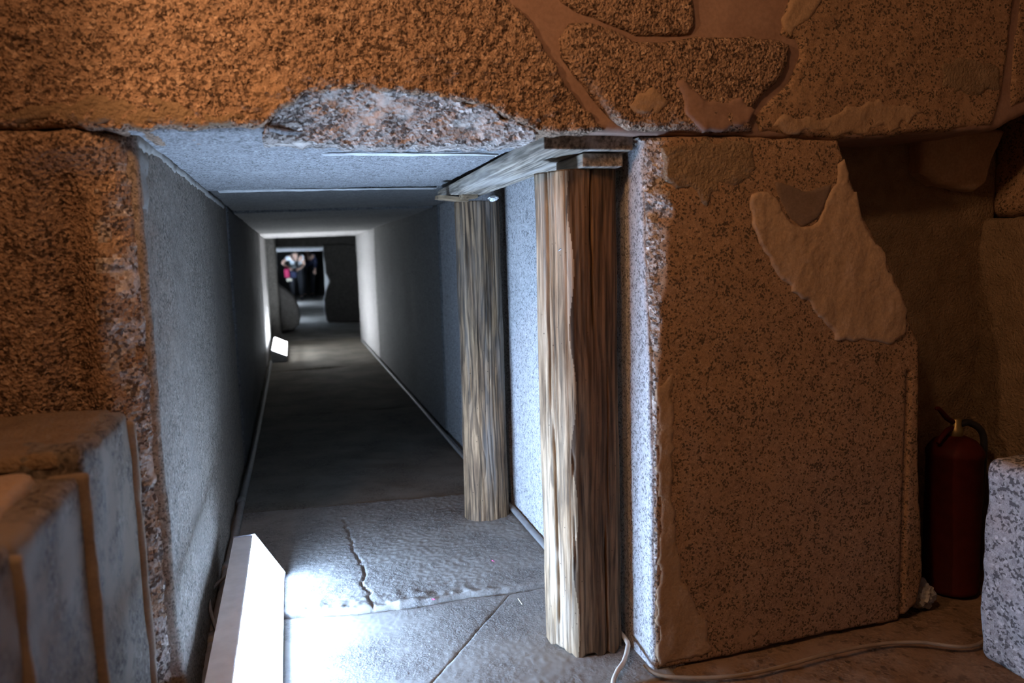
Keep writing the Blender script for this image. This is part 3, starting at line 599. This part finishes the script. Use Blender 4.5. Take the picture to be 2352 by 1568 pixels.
# ------------------------------------------------------------------ timber posts
def post(name, section, z0, z1, mat, cracks, seed, nz=260, ns=260, groove=0.003, taper=None, bot=None):
    """upright timber lofted from a closed outline, with grain furrows and drying cracks; cracks = (x, y, width, depth, zlo, zhi, wander)"""
    P = np.array(section, float); nxt = np.roll(P, -1, 0); L = np.linalg.norm(nxt-P, axis=1); cum = np.concatenate([[0], np.cumsum(L)])
    s = np.linspace(0, cum[-1], ns, endpoint=False); k = np.searchsorted(cum, s, 'right')-1
    t = ((s-cum[k])/L[k])[:, None]; B = P[k]*(1-t)+nxt[k]*t
    for _ in range(5): B = 0.5*B+0.25*(np.roll(B, 1, 0)+np.roll(B, -1, 0))
    tg = np.roll(B, -1, 0)-np.roll(B, 1, 0); tg /= np.linalg.norm(tg, axis=1, keepdims=True)
    N = np.stack([tg[:, 1], -tg[:, 0]], 1)
    cen = B.mean(0)
    if ((B-cen)*N).sum() < 0: N = -N
    zs = np.linspace(z0, z1, nz); S_, Zg = np.meshgrid(s, zs, indexing='xy')
    bx, by = B[:, 0][None, :]+0*Zg, B[:, 1][None, :]+0*Zg
    wob = 0.006*fbm(bx*9, by*9, Zg*3.0, 3, seed)
    rid = 1-np.abs(vnoise(bx*85+0.8*vnoise(bx*12, by*12, Zg*2.5, 4), by*85, Zg*2.2, seed+3)); fin = fbm(bx*260, by*260, Zg*3.0, 2, seed+9)
    msk = np.clip(0.5+1.6*fbm(bx*14, by*14, Zg*1.5, 3, seed+40), 0.1, 1)
    h = wob - groove*(rid**6)*1.8*msk + groove*0.4*fin*msk
    for (cx, cy, wd, dp_, za, zb, wn) in cracks:
        px = cx+wn*vnoise(Zg*5, 0*Zg, cx*10, seed+20)+wn*0.4*vnoise(Zg*22, 0*Zg, cx*10, seed+21)
        dd = np.hypot(bx-px, by-cy); fade = np.clip((Zg-za)/0.06, 0, 1)*np.clip((zb-Zg)/0.06, 0, 1)
        h -= dp_*np.exp(-(dd/wd)**2)*fade
    vx = bx+N[:, 0][None, :]*h; vy = by+N[:, 1][None, :]*h; vz = Zg.copy()
    if taper is not None:
        f = taper(Zg); vx = cen[0]+(vx-cen[0])*f[0]+f[1]; vy = cen[1]+(vy-cen[1])*f[0]
    if bot is not None: vz = vz+bot(bx, by, (z1-Zg)/(z1-z0))
    V = np.stack([vx, vy, vz], 2).reshape(-1, 3)
    i, j = np.meshgrid(np.arange(nz-1), np.arange(ns), indexing='ij'); j2 = (j+1) % ns
    F = np.stack([i*ns+j, i*ns+j2, (i+1)*ns+j2, (i+1)*ns+j], 2).reshape(-1, 4).tolist()
    n = len(V); c0 = V[:ns].mean(0); c1 = V[-ns:].mean(0); V = np.concatenate([V, [c0, c1]])
    F += [(n, (a+1) % ns, a) for a in range(ns)]+[(n+1, (nz-1)*ns+a, (nz-1)*ns+(a+1) % ns) for a in range(ns)]
    o = mesh_obj(name, V, F, mat)
    bm = bmesh.new(); bm.from_mesh(o.data); bmesh.ops.recalc_face_normals(bm, faces=bm.faces); bm.to_mesh(o.data); bm.free()
    return o
near = post('timber_post', [(-0.186, 0.205), (-0.178, 0.170), (-0.152, 0.118), (-0.135, 0.103), (-0.105, 0.098), (-0.04, 0.098), (-0.026, 0.108), (-0.022, 0.19), (-0.045, 0.24), (-0.15, 0.245)],
            0.0, 1.100, MAT['wood_near'],
            [(-0.088, 0.098, 0.0022, 0.010, 0.75, 1.2, 0.004), (-0.068, 0.098, 0.0018, 0.009, -0.1, 0.32, 0.003), (-0.172, 0.16, 0.003, 0.012, 0.55, 1.2, 0.003),
             (-0.168, 0.152, 0.003, 0.013, 0.0, 0.55, 0.005), (-0.140, 0.106, 0.003, 0.008, 0.2, 0.8, 0.010), (-0.058, 0.098, 0.0015, 0.005, 0.3, 0.7, 0.004)], 131,
            groove=0.0016, bot=lambda bx, by, t: 0.012*t**6*(vnoise(bx*60, by*60, 1.1, 3)))
near.data.materials.append(MAT['wood_planed'])
for f_ in near.data.polygons:
    if f_.center.x > -0.137 + 0.006*math.sin(f_.center.z*23) and f_.center.y < 0.125: f_.material_index = 1
tag(near, 'thick squared timber post nearest the camera, brown front face and pale splintered side', 'post', 'timber props in the passage')
th = np.linspace(0, 2*math.pi, 40, endpoint=False)
rr_ = 0.0755*(1+0.05*np.cos(2*th+0.4)+0.03*np.cos(3*th+1.0))
far = post('timber_post', list(zip(-0.104+rr_*np.cos(th), 1.085+rr_*np.sin(th))), -0.004, 1.100, MAT['wood_far'],
           [(-0.098, 1.010, 0.0028, 0.013, 0.55, 1.2, 0.004), (-0.092, 1.010, 0.003, 0.014, 0.0, 0.6, 0.006), (-0.075, 1.014, 0.003, 0.009, 0.25, 0.95, 0.010), (-0.128, 1.014, 0.0025, 0.006, 0.1, 0.7, 0.012), (-0.155, 1.03, 0.0025, 0.006, 0.4, 1.0, 0.008)],
           132, groove=0.004, taper=lambda z: (1.0-0.035*np.clip(z/1.1, 0, 1)+0.02*np.clip((0.05-z)/0.05, 0, 1), 0.0))
tag(far, 'round knotty timber post farther in, standing on the passage floor against the right wall', 'post', 'timber props in the passage')
nail = tube('nail', [at(1278, 583, Y, 0.150)+np.array([0.004, 0, 0]), at(1283, 577, Y, 0.132), at(1291, 570, Y, 0.122)], [0.002, 0.0022, 0.003], MAT['steel'], near, 8)

# plank over the posts
def poly_box(name, plan, zb, zt, mat, parent=None, bev=0.003):
    bm = bmesh.new(); n = len(plan)
    A = [bm.verts.new((x, y, zb(x, y))) for x, y in plan]; B = [bm.verts.new((x, y, zt(x, y))) for x, y in plan]
    bm.faces.new(A); bm.faces.new(B[::-1])
    for i in range(n): bm.faces.new((A[i], B[i], B[(i+1) % n], A[(i+1) % n]))
    bmesh.ops.recalc_face_normals(bm, faces=bm.faces)
    if bev: bmesh.ops.bevel(bm, geom=bm.edges[:], offset=bev, segments=2, affect='EDGES', profile=0.6)
    me = bpy.data.meshes.new(name); bm.to_mesh(me); bm.free(); me.materials.append(mat)
    o = bpy.data.objects.new(name, me); COL.objects.link(o)
    if parent is not None: o.parent = parent; o.matrix_parent_inverse = parent.matrix_world.inverted()
    return o
zlow = lambda x, y: 1.132-0.017*(y-0.05)/1.15
pk = poly_box('timber_plank', [(-0.213, 0.045), (-0.016, 0.045), (-0.014, 0.34), (-0.080, 0.42), (-0.092, 0.9), (-0.095, 1.20), (-0.208, 1.22), (-0.210, 0.7)], zlow, lambda x, y: zlow(x, y)+0.033, MAT['wood_plank'], None, 0.003)
tag(pk, 'long pale plank wedged under the ceiling across both timber posts', 'plank')
pb = poly_box('packing_block', [(-0.120, 0.070), (-0.030, 0.066), (-0.026, 0.235), (-0.118, 0.24)], lambda x, y: 1.1005, lambda x, y: 1.1285, MAT['wood_plank'], None, 0.003)
tag(pb, 'short wooden packing block between the near post and the plank', 'block')
def chunk(name, c, size, rot, mat, label, cat, seed):
    bm = bmesh.new(); bmesh.ops.create_cube(bm, size=1.0)
    bmesh.ops.subdivide_edges(bm, edges=bm.edges[:], cuts=4, use_grid_fill=True)
    for v in bm.verts:
        p = Vector((v.co.x*size[0], v.co.y*size[1], v.co.z*size[2]))
        k = 0.10*min(size); p += Vector([k*float(vnoise(p.x*70, p.y*70, p.z*70+i*9, seed+i)) for i in range(3)])
        v.co = p
    bmesh.ops.rotate(bm, verts=bm.verts, cent=(0, 0, 0), matrix=Matrix.Rotation(rot[0], 3, 'X') @ Matrix.Rotation(rot[1], 3, 'Y') @ Matrix.Rotation(rot[2], 3, 'Z'))
    bmesh.ops.translate(bm, verts=bm.verts, vec=c)
    me = bpy.data.meshes.new(name); bm.to_mesh(me); bm.free(); me.materials.append(mat)
    o = bpy.data.objects.new(name, me); COL.objects.link(o); return tag(o, label, cat)
chunk('wood_wedge', (-0.198, 1.03, 1.107), (0.10, 0.05, 0.012), (0, 0.10, 0.1), MAT['wood_dark'], 'splintered flat wooden wedge sticking out left of the far post top', 'wedge', 3)
chunk('wood_wedge', (-0.148, 1.005, 1.112), (0.055, 0.03, 0.014), (0, -0.08, 0.25), MAT['wood_dark'], 'small broken wooden shim on top of the far post under the plank', 'wedge', 8)
# crumpled paper on the far post
def crumple(name, c, r, mat, label, cat, seed, sq=(1, 1, 1), amp=0.45):
    bm = bmesh.new(); bmesh.ops.create_icosphere(bm, subdivisions=4, radius=1.0)
    for v in bm.verts:
        n = v.co.normalized(); k = 1+amp*float(fbm(n.x*2.2, n.y*2.2, n.z*2.2, 3, seed))+0.22*abs(float(vnoise(n.x*5, n.y*5, n.z*5, seed+4)))
        v.co = Vector((c[0]+n.x*k*r*sq[0], c[1]+n.y*k*r*sq[1], c[2]+n.z*k*r*sq[2]))
    me = bpy.data.meshes.new(name); bm.to_mesh(me); bm.free(); me.materials.append(mat)
    o = bpy.data.objects.new(name, me); COL.objects.link(o); return tag(o, label, cat)
crumple('paper_scrap', (-0.060, 1.02, 1.1065), 0.012, MAT['paper'], 'crumpled white paper scrap tucked on top of the far post', 'paper', 9, (1.3, 1, 0.7))

# ------------------------------------------------------------------ lamps on the floor
def floor_lamp(loc_x, y0, y1, mat, label, top=0.05, z=0.008, w_=0.135, hl=0.112, hr=0.040, end='white_paint'):
    root = tag(empty('floor_lamp', (loc_x, (y0+y1)/2, z)), label, 'lamp', 'floor lamps along the left wall')
    x0 = loc_x; x1 = x0+w_
    sec = [(x0, z), (x1, z), (x1, z+hr), (x0+top, z+hl), (x0, z+hl)]
    prism('housing', sec, y0, y1, MAT['white_paint'], root, 0.003)
    # diffuser: a glazed sheet set on the sloping face
    ax, az, bx, bz = x0+top+0.004, z+hl-0.001, x1-0.003, z+hr+0.002
    nx, nz = (az-bz), (bx-ax); l = math.hypot(nx, nz); nx, nz = nx/l*0.003, nz/l*0.003
    q = [(ax+nx*0.3, az+nz*0.3), (bx+nx*0.3, bz+nz*0.3), (bx+nx, bz+nz), (ax+nx, az+nz)]
    prism('diffuser', q, y0+0.006, y1-0.006, mat, root)
    for yy in (y0, y1):
        s_ = -1 if yy == y0 else 1
        prism('end_cap', [(x0-0.001, z), (x1+0.003, z), (x1+0.003, z+hr+0.006), (x0+top+0.006, z+hl+0.004), (x0-0.001, z+hl+0.002)], yy, yy+s_*0.004, MAT[end], root)
    return root
floor_lamp(-0.921, -0.045, 0.780, MAT['lamp_near'], 'large white floor lamp with glowing sloped face at the passage mouth', 0.052, 0.002, 0.131, 0.142, 0.014, 'grey_metal')
l2 = floor_lamp(-0.930, 5.62, 6.80, MAT['lamp_far'], 'small glowing floor lamp halfway along the passage, against the left wall', 0.006, 0.010, 0.132, 0.105, 0.045, 'grey_metal')
lathe('key_lock', [(0.004, 0), (0.005, 0.002), (0.002, 0.004)], (0, 0, 0), MAT['steel'], l2, 12)
kl = l2.children[-1]; kl.parent = l2; kl.matrix_world = Matrix.Translation((-0.868, 5.614, 0.045)) @ Matrix.Rotation(math.pi/2, 4, 'X')
floor_lamp(-0.97, 9.95, 11.05, MAT['lamp_deep'], 'floor lamp just inside the far passage mouth, behind the leaning rock', 0.006, 0.004, 0.132, 0.105, 0.045, 'grey_metal')
floor_lamp(-0.97, 14.3, 15.4, MAT['lamp_last'], 'farthest floor lamp, unseen and added to light the bending visitors', 0.006, 0.004, 0.132, 0.105, 0.045, 'grey_metal')  # hidden lamp added so the visitors are lit

# ------------------------------------------------------------------ conduits and cables
pl = tube('conduit_pipe', [(-0.962, -0.02, 0.022), (-0.955, 0.30, 0.020), (-0.950, 0.9, 0.024), (-0.948, 1.46, 0.023), (-0.938, 2.6, 0.022), (-0.936, 4.0, 0.020), (-0.935, 5.58, 0.020)], 0.0125, MAT['pipe'])
tag(pl, 'grey conduit pipe running along the foot of the left passage wall', 'pipe')
for yy in (0.42, 0.86, 1.50):
    tube('pipe_coupling', [(-0.952, yy-0.022, 0.023), (-0.951, yy+0.022, 0.0235)], 0.0165, MAT['pipe'], pl, 14)
pr = tube('conduit_pipe', [(-0.010, 0.27, 0.020), (-0.012, 0.75, 0.020), (-0.012, 1.14, 0.022), (-0.022, 1.82, 0.022), (-0.016, 3.2, 0.020), (-0.015, 4.6, 0.020), (-0.015, 6.9, 0.018)], 0.0105, MAT['pipe'])
tag(pr, 'thin grey conduit pipe along the foot of the right passage wall behind the posts', 'pipe')
c1 = tube('lamp_cable', [at(520, 1322, Z, 0.055), at(494, 1345, Z, 0.06), at(480, 1372, Z, 0.075), at(486, 1410, Z, 0.06), at(500, 1450, Z, 0.05)], 0.0045, MAT['pipe'], None, 10)
tag(c1, 'grey cable looping between the near floor lamp and the left wall', 'cable')
c2 = tube('power_cable', [(-0.012, 0.26, 0.012), at(1436, 1466, Z, 0.022), at(1441, 1490, Z, 0.020), at(1432, 1520, Z, 0.014), at(1416, 1545, Z, 0.012), at(1409, 1575, Z, 0.010), (-0.13, -0.12, 0.014), (-0.10, -0.45, 0.014)], 0.0055, MAT['cable'], None, 12)
tag(c2, 'pale grey cable coming out from behind the near timber post', 'cable')
c3 = tube('power_cable', [at(1480, 1528, Z, 0.006), at(1512, 1549, Z, 0.008), at(1590, 1556, Z, 0.008), at(1690, 1552, Z, 0.010), at(1790, 1532, Z, 0.010), at(1900, 1502, Z, 0.012), at(2010, 1480, Z, 0.012), at(2110, 1474, Z, 0.012), at(2245, 1480, Z, 0.010), (0.95, -0.06, 0.010), (1.05, 0.0, 0.010)], 0.0042, MAT['cable_brown'], None, 12)
tag(c3, 'long beige cable trailing over the floor in front of the right jamb block', 'cable')

# ------------------------------------------------------------------ fire extinguisher and litter
ex = tag(empty('fire_extinguisher', (0.925, 0.10, 0)), 'shade-darkened red fire extinguisher standing in the niche behind the granite block', 'extinguisher')
EC = (0.925, 0.10, 0.004)
lathe('cylinder', [(0.066, 0), (0.070, 0.004), (0.070, 0.012), (0.067, 0.016), (0.067, 0.36), (0.069, 0.364), (0.069, 0.374), (0.064, 0.384), (0.050, 0.402), (0.028, 0.412), (0.018, 0.415)], EC, MAT['red'], ex, 44)
vv = lathe('valve', [(0.016, 0.41), (0.018, 0.415), (0.018, 0.435), (0.013, 0.44), (0.013, 0.458), (0.006, 0.462)], EC, MAT['brass'], ex, 20)
def exo(*pts): return [(0.053+x, 0.065+y, z) for x, y, z in pts]
tube('lever', exo((0.872, 0.035, 0.452), (0.84, 0.03, 0.466), (0.80, 0.02, 0.497), (0.787, 0.018, 0.500)), [0.006, 0.007, 0.006, 0.004], MAT['red'], vv, 10)
tube('carry_handle', exo((0.872, 0.035, 0.440), (0.84, 0.03, 0.436), (0.812, 0.022, 0.420), (0.800, 0.02, 0.408)), [0.006, 0.007, 0.006, 0.005], MAT['red'], vv, 10)
tube('hose', exo((0.885, 0.035, 0.445), (0.91, 0.03, 0.45), (0.945, 0.02, 0.42), (0.952, 0.02, 0.34), (0.948, 0.025, 0.2)), 0.009, MAT['black'], ex, 12)
m, nt, b = newmat('thin_clear_plastic'); b.inputs['Base Color'].default_value = (0.75, 0.75, 0.75, 1); b.inputs['Roughness'].default_value = 0.35
b.inputs['Transmission Weight'].default_value = 0.5; b.inputs['IOR'].default_value = 1.1; MAT['bag'] = m
crumple('plastic_bag', (0.765, 0.04, 0.036), 0.036, MAT['bag'], 'crumpled translucent plastic bag on the floor beside the fire extinguisher', 'bag', 21, (0.9, 0.8, 0.95))
def scrap(name, px, py, mat, label, cat, size, rz, z=0.014):
    p = at(px, py, Z, z); bm = bmesh.new(); n = 5
    g = [[bm.verts.new((p[0]+math.cos(rz)*(i/(n-1)-.5)*size[0]-math.sin(rz)*(j-.5)*size[1], p[1]+math.sin(rz)*(i/(n-1)-.5)*size[0]+math.cos(rz)*(j-.5)*size[1], p[2]+0.004*math.sin(i*1.1+j))) for j in (0, 1)] for i in range(n)]
    for i in range(n-1): bm.faces.new((g[i][0], g[i+1][0], g[i+1][1], g[i][1]))
    r = bmesh.ops.solidify(bm, geom=bm.faces[:], thickness=0.0008)
    me = bpy.data.meshes.new(name); bm.to_mesh(me); bm.free(); me.materials.append(mat)
    o = bpy.data.objects.new(name, me); COL.objects.link(o); return tag(o, label, cat)
scrap('paper_scrap', 1133, 1288, MAT['pink'], 'tiny pink scrap lying alone on the rough floor slab', 'scrap', (0.010, 0.006), 0.2, 0.013)
scrap('paper_scrap', 995, 1376, MAT['pink'], 'tiny pink scrap at the broken edge of the floor slab', 'scrap', (0.010, 0.007), 0.9, 0.010)
sw = tube('straw', [at(1190, 1374, Z, 0.003), at(1194, 1380, Z, 0.004), at(1199, 1387, Z, 0.003)], 0.0011, MAT['straw'], None, 6)
tag(sw, 'short dry straw on the floor left of the near post', 'straw')

# ------------------------------------------------------------------ rocks and beam deep in the passage
rk_ = px_front([(629, 640), (640, 652), (655, 662), (668, 672), (680, 690), (687, 706), (690, 725), (688, 745), (675, 757), (650, 762), (632, 768), (626, 740), (624, 690)], 8.55)
rs = slab('leaning_rock', [(a, max(b, -0.004)) for a, b in rk_], frame('front', 8.45), MAT['granite_grey'], None, 0.02, 0.5, 0.06, 0.03, 4, 141, jit=0.01, step=0.05)
tag(rs, 'broken grey rock slab leaning on the left deep in the passage', 'rock')
dk = px_front([(742, 560), (744, 600), (748, 628), (757, 648), (748, 665), (744, 690), (745, 715), (750, 735), (756, 742), (880, 742), (880, 560)], 9.7)
slab('broken_jamb', [(a, max(b, -0.004)) for a, b in dk], frame('front', 9.66), MAT['granite_shade'], dp, 0.02, 0.12, 0.03, 0.02, 4, 142, jit=0.01, step=0.05)

# ------------------------------------------------------------------ visitors
def skin_mesh(name, joints, bones, mat, parent=None, sub=2, root=0):
    me = bpy.data.meshes.new(name+'_tmp'); names = list(joints)
    me.from_pydata([joints[n][0] for n in names], [], [(names.index(a), names.index(b)) for a, b in bones])
    o = bpy.data.objects.new(name+'_tmp', me); COL.objects.link(o)
    md = o.modifiers.new('skin', 'SKIN'); md.use_smooth_shade = True
    for i, n in enumerate(names):
        r = joints[n][1]; r = (r, r) if np.isscalar(r) else r
        me.skin_vertices[0].data[i].radius = r; me.skin_vertices[0].data[i].use_root = (i == root)
    s = o.modifiers.new('sub', 'SUBSURF'); s.levels = sub; s.render_levels = sub
    dg = bpy.context.evaluated_depsgraph_get(); ev = o.evaluated_get(dg)
    m2 = bpy.data.meshes.new_from_object(ev); bpy.data.objects.remove(o)
    m2.name = name; m2.materials.clear(); m2.materials.append(mat)
    m2.polygons.foreach_set('use_smooth', [True]*len(m2.polygons))
    r = bpy.data.objects.new(name, m2); COL.objects.link(r)
    if parent is not None: r.parent = parent; r.matrix_parent_inverse = parent.matrix_world.inverted()
    return r
MAT['skin'] = plain('skin', (0.62, 0.40, 0.30), 0.6, var=0.05)
MAT['shirt'] = plain('white_shirt', (0.80, 0.84, 0.88), 0.85, var=0.06)
MAT['dark_cloth'] = plain('dark_cloth', (0.025, 0.025, 0.03), 0.9)
MAT['blue_cloth'] = plain('dark_blue_cloth', (0.04, 0.045, 0.09), 0.9)
MAT['hair'] = plain('dark_hair', (0.02, 0.015, 0.012), 0.6)
MAT['pink_bag'] = plain('crimson_fabric', (0.34, 0.014, 0.07), 0.7)
MAT['navy_bag'] = plain('navy_fabric', (0.010, 0.013, 0.04), 0.8)
MAT['khaki'] = plain('khaki_fabric', (0.42, 0.38, 0.29), 0.8)

def visitor(name, label, cx, cy, top_mat, leg_mat, arms, s=1.0, long_sleeves=False, group='visitors bending through the passage'):
    """bent forward, facing the camera (-Y)"""
    root = tag(empty('person', (cx, cy, 0)), label, 'person', group)
    p = lambda x, y, z: (cx+x*s, cy+y*s, z*s)
    J = {'pelvis': (p(0, 0.12, 0.74), (0.125*s, 0.10*s)), 'belly': (p(0, 0.0, 0.83), (0.12*s, 0.09*s)), 'chest': (p(0, -0.14, 0.93), (0.135*s, 0.10*s)),
         'neck': (p(0.0, -0.25, 0.985), 0.05*s), 'chin': (p(0.0, -0.32, 0.985), 0.055*s), 'head': (p(0.0, -0.36, 1.03), (0.078*s, 0.085*s)), 'crown': (p(0.0, -0.34, 1.085), 0.055*s),
         'shL': (p(-0.145, -0.17, 0.965), 0.055*s), 'shR': (p(0.145, -0.17, 0.965), 0.055*s),
         'hipL': (p(-0.085, 0.12, 0.68), 0.085*s), 'kneeL': (p(-0.10, -0.02, 0.40), 0.058*s), 'ankL': (p(-0.09, 0.10, 0.07), 0.036*s), 'toeL': (p(-0.10, -0.08, 0.03), 0.03*s),
         'hipR': (p(0.085, 0.12, 0.68), 0.085*s), 'kneeR': (p(0.10, 0.03, 0.40), 0.058*s), 'ankR': (p(0.09, 0.18, 0.07), 0.036*s), 'toeR': (p(0.10, 0.0, 0.03), 0.03*s)}
    Bn = [('pelvis', 'belly'), ('belly', 'chest'), ('chest', 'neck'), ('neck', 'chin'), ('chin', 'head'), ('head', 'crown'), ('chest', 'shL'), ('chest', 'shR'),
          ('pelvis', 'hipL'), ('hipL', 'kneeL'), ('kneeL', 'ankL'), ('ankL', 'toeL'), ('pelvis', 'hipR'), ('hipR', 'kneeR'), ('kneeR', 'ankR'), ('ankR', 'toeR')]
    for sd, (el, wr_, hd) in zip('LR', arms):
        J['el'+sd] = (p(*el), 0.036*s); J['wr'+sd] = (p(*wr_), 0.024*s); J['pa'+sd] = (p(*hd), (0.034*s, 0.016*s))
        Bn += [('sh'+sd, 'el'+sd), ('el'+sd, 'wr'+sd), ('wr'+sd, 'pa'+sd)]
        hx, hy, hz = hd; dx = np.array(hd)-np.array(wr_); dx = dx/np.linalg.norm(dx); sx = np.cross(dx, [0, -1, 0.2]); sx = sx/np.linalg.norm(sx)
        for k in range(4):
            a = np.array(hd)+sx*(k-1.5)*0.019+dx*0.035; c = a+dx*(0.034, 0.042, 0.04, 0.03)[k]+np.array([0, 0.012, -0.012])
            J['f%d%s' % (k, sd)] = (p(*a), 0.009*s); J['g%d%s' % (k, sd)] = (p(*c), 0.0075*s)
            Bn += [('pa'+sd, 'f%d%s' % (k, sd)), ('f%d%s' % (k, sd), 'g%d%s' % (k, sd))]
        a = np.array(hd)+sx*0.038; c = a+dx*0.035; J['t'+sd] = (p(*a), 0.010*s); J['u'+sd] = (p(*c), 0.008*s); Bn += [('pa'+sd, 't'+sd), ('t'+sd, 'u'+sd)]
    body = skin_mesh('body', J, Bn, MAT['skin'], root)
    # clothes: shells a little larger than the body
    def grow(keys, bones, f, nm, mat, over={}):
        return skin_mesh(nm, {k: over.get(k, (J[k][0], tuple(np.array(J[k][1] if not np.isscalar(J[k][1]) else (J[k][1],)*2)*f))) for k in keys}, bones, mat, root)
    half = {}
    for sd in 'LR':
        a, b_ = np.array(J['sh'+sd][0]), np.array(J['el'+sd][0]); half['sl'+sd] = (tuple(a*0.55+b_*0.45), 0.052*s)
    ks = ['belly', 'pelvis', 'chest', 'shL', 'shR', 'slL', 'slR']; J2 = dict(J); J2.update(half)
    bs = [('pelvis', 'belly'), ('belly', 'chest'), ('chest', 'shL'), ('chest', 'shR'), ('shL', 'slL'), ('shR', 'slR')]
    if long_sleeves:
        for sd in 'LR': ks += ['el'+sd, 'wr'+sd]; bs += [('sl'+sd, 'el'+sd), ('el'+sd, 'wr'+sd)]
    skin_mesh('shirt', {k: (J2[k][0], tuple(np.array(J2[k][1] if not np.isscalar(J2[k][1]) else (J2[k][1],)*2)*1.3)) for k in ks},
              bs, top_mat, root)
    grow(['pelvis', 'hipL', 'kneeL', 'ankL', 'hipR', 'kneeR', 'ankR'], [('pelvis', 'hipL'), ('hipL', 'kneeL'), ('kneeL', 'ankL'), ('pelvis', 'hipR'), ('hipR', 'kneeR'), ('kneeR', 'ankR')], 1.22, 'trousers', leg_mat)
    for sd in 'LR':
        a = np.array(J['ank'+sd][0]); t = np.array(J['toe'+sd][0])
        skin_mesh('shoe', {'a': (tuple(a+[0, 0.02, -0.03]), 0.045*s), 'b': (tuple(t+[0, -0.02, 0.004]), (0.045*s, 0.034*s))}, [('a', 'b')], MAT['dark_cloth'], root)
    hc = p(0, -0.335, 1.075)
    skin_mesh('hair', {'a': (p(0, -0.32, 1.06), (0.092*s, 0.088*s)), 'b': (p(0, -0.36, 1.10), (0.070*s, 0.06*s)), 'c': (p(0, -0.24, 1.04), 0.06*s)}, [('a', 'b'), ('a', 'c')], MAT['hair'], root)
    # face
    for sx in (-1, 1):
        lathe('eye', [(0.002, -0.008), (0.009, -0.004), (0.011, 0.0), (0.009, 0.004), (0.002, 0.008)], p(0.032*sx, -0.432, 1.022), MAT['hair'], root, 10)
    tube('nose', [p(0, -0.435, 1.018), p(0, -0.452, 0.998), p(0, -0.436, 0.990)], [0.008*s, 0.013*s, 0.008*s], MAT['skin'], root, 8)
    tube('mouth', [p(-0.022, -0.408, 0.968), p(0, -0.416, 0.966), p(0.022, -0.408, 0.968)], 0.006*s, plain('lips', (0.45, 0.18, 0.16), 0.6), root, 8)
    return root, p
w1, P1 = visitor('woman', 'person in a white shirt bending forward, hand on hip, crossbody straps and dark trousers', -0.60, 16.4, MAT['shirt'], MAT['dark_cloth'],
                 [((-0.29, -0.12, 0.84), (-0.16, -0.20, 0.73), (-0.10, -0.22, 0.70)), ((0.185, -0.10, 0.79), (0.10, -0.22, 0.71), (0.05, -0.26, 0.69))])
tube('strap', [P1(-0.07, -0.245, 1.0), P1(-0.045, -0.285, 0.93), P1(0.0, -0.22, 0.83), P1(0.03, -0.20, 0.74)], 0.010, MAT['black'], w1, 8)
tube('strap', [P1(0.075, -0.245, 1.0), P1(0.055, -0.285, 0.93), P1(0.03, -0.22, 0.83), P1(0.03, -0.20, 0.74)], 0.012, MAT['black'], w1, 8)
w2, P2 = visitor('man', 'dimly lit person in dark clothes behind the one in the white shirt', -0.33, 17.3, MAT['blue_cloth'], MAT['dark_cloth'],
                 [((-0.20, -0.10, 0.80), (-0.17, -0.26, 0.66), (-0.16, -0.30, 0.61)), ((0.20, -0.10, 0.80), (0.17, -0.26, 0.66), (0.16, -0.30, 0.61))], 1.02, True)
def bag(name, c, size, mat, label, seed, strap=None):
    root = tag(empty(name, (c[0], c[1], c[2]-size[2]/2)), label, 'bag')
    rock_box('bag_body', c[0]-size[0]/2, c[0]+size[0]/2, c[1]-size[1]/2, c[1]+size[1]/2, c[2]-size[2]/2, c[2]+size[2]/2, mat, root, min(size)*0.3, 0.012, 12, 0.018, seed)
    rock_box('bag_flap', c[0]-size[0]*0.47, c[0]+size[0]*0.47, c[1]-size[1]/2-0.012, c[1]-size[1]/2+0.01, c[2]+size[2]*0.02, c[2]+size[2]*0.46, mat, root, 0.008, 0.004, 12, 0.02, seed+1)
    tube('bag_handle', [(c[0]-size[0]*0.3, c[1], c[2]+size[2]*0.45), (c[0]-size[0]*0.1, c[1], c[2]+size[2]*0.62), (c[0]+size[0]*0.1, c[1], c[2]+size[2]*0.62), (c[0]+size[0]*0.3, c[1], c[2]+size[2]*0.45)], 0.008, mat, root, 8)
    return root
bag('shoulder_bag', (-0.80, 16.02, 0.62), (0.11, 0.08, 0.20), MAT['pink_bag'], 'crimson bag hanging at the hip of the person in white', 151)
bag('camera_bag', (-0.66, 15.98, 0.585), (0.125, 0.09, 0.155), MAT['navy_bag'], 'navy bag held in front of the person in white', 153)
bag('waist_pouch', (-0.755, 16.02, 0.465), (0.12, 0.06, 0.07), MAT['khaki'], 'khaki pouch below the crimson bag', 155)
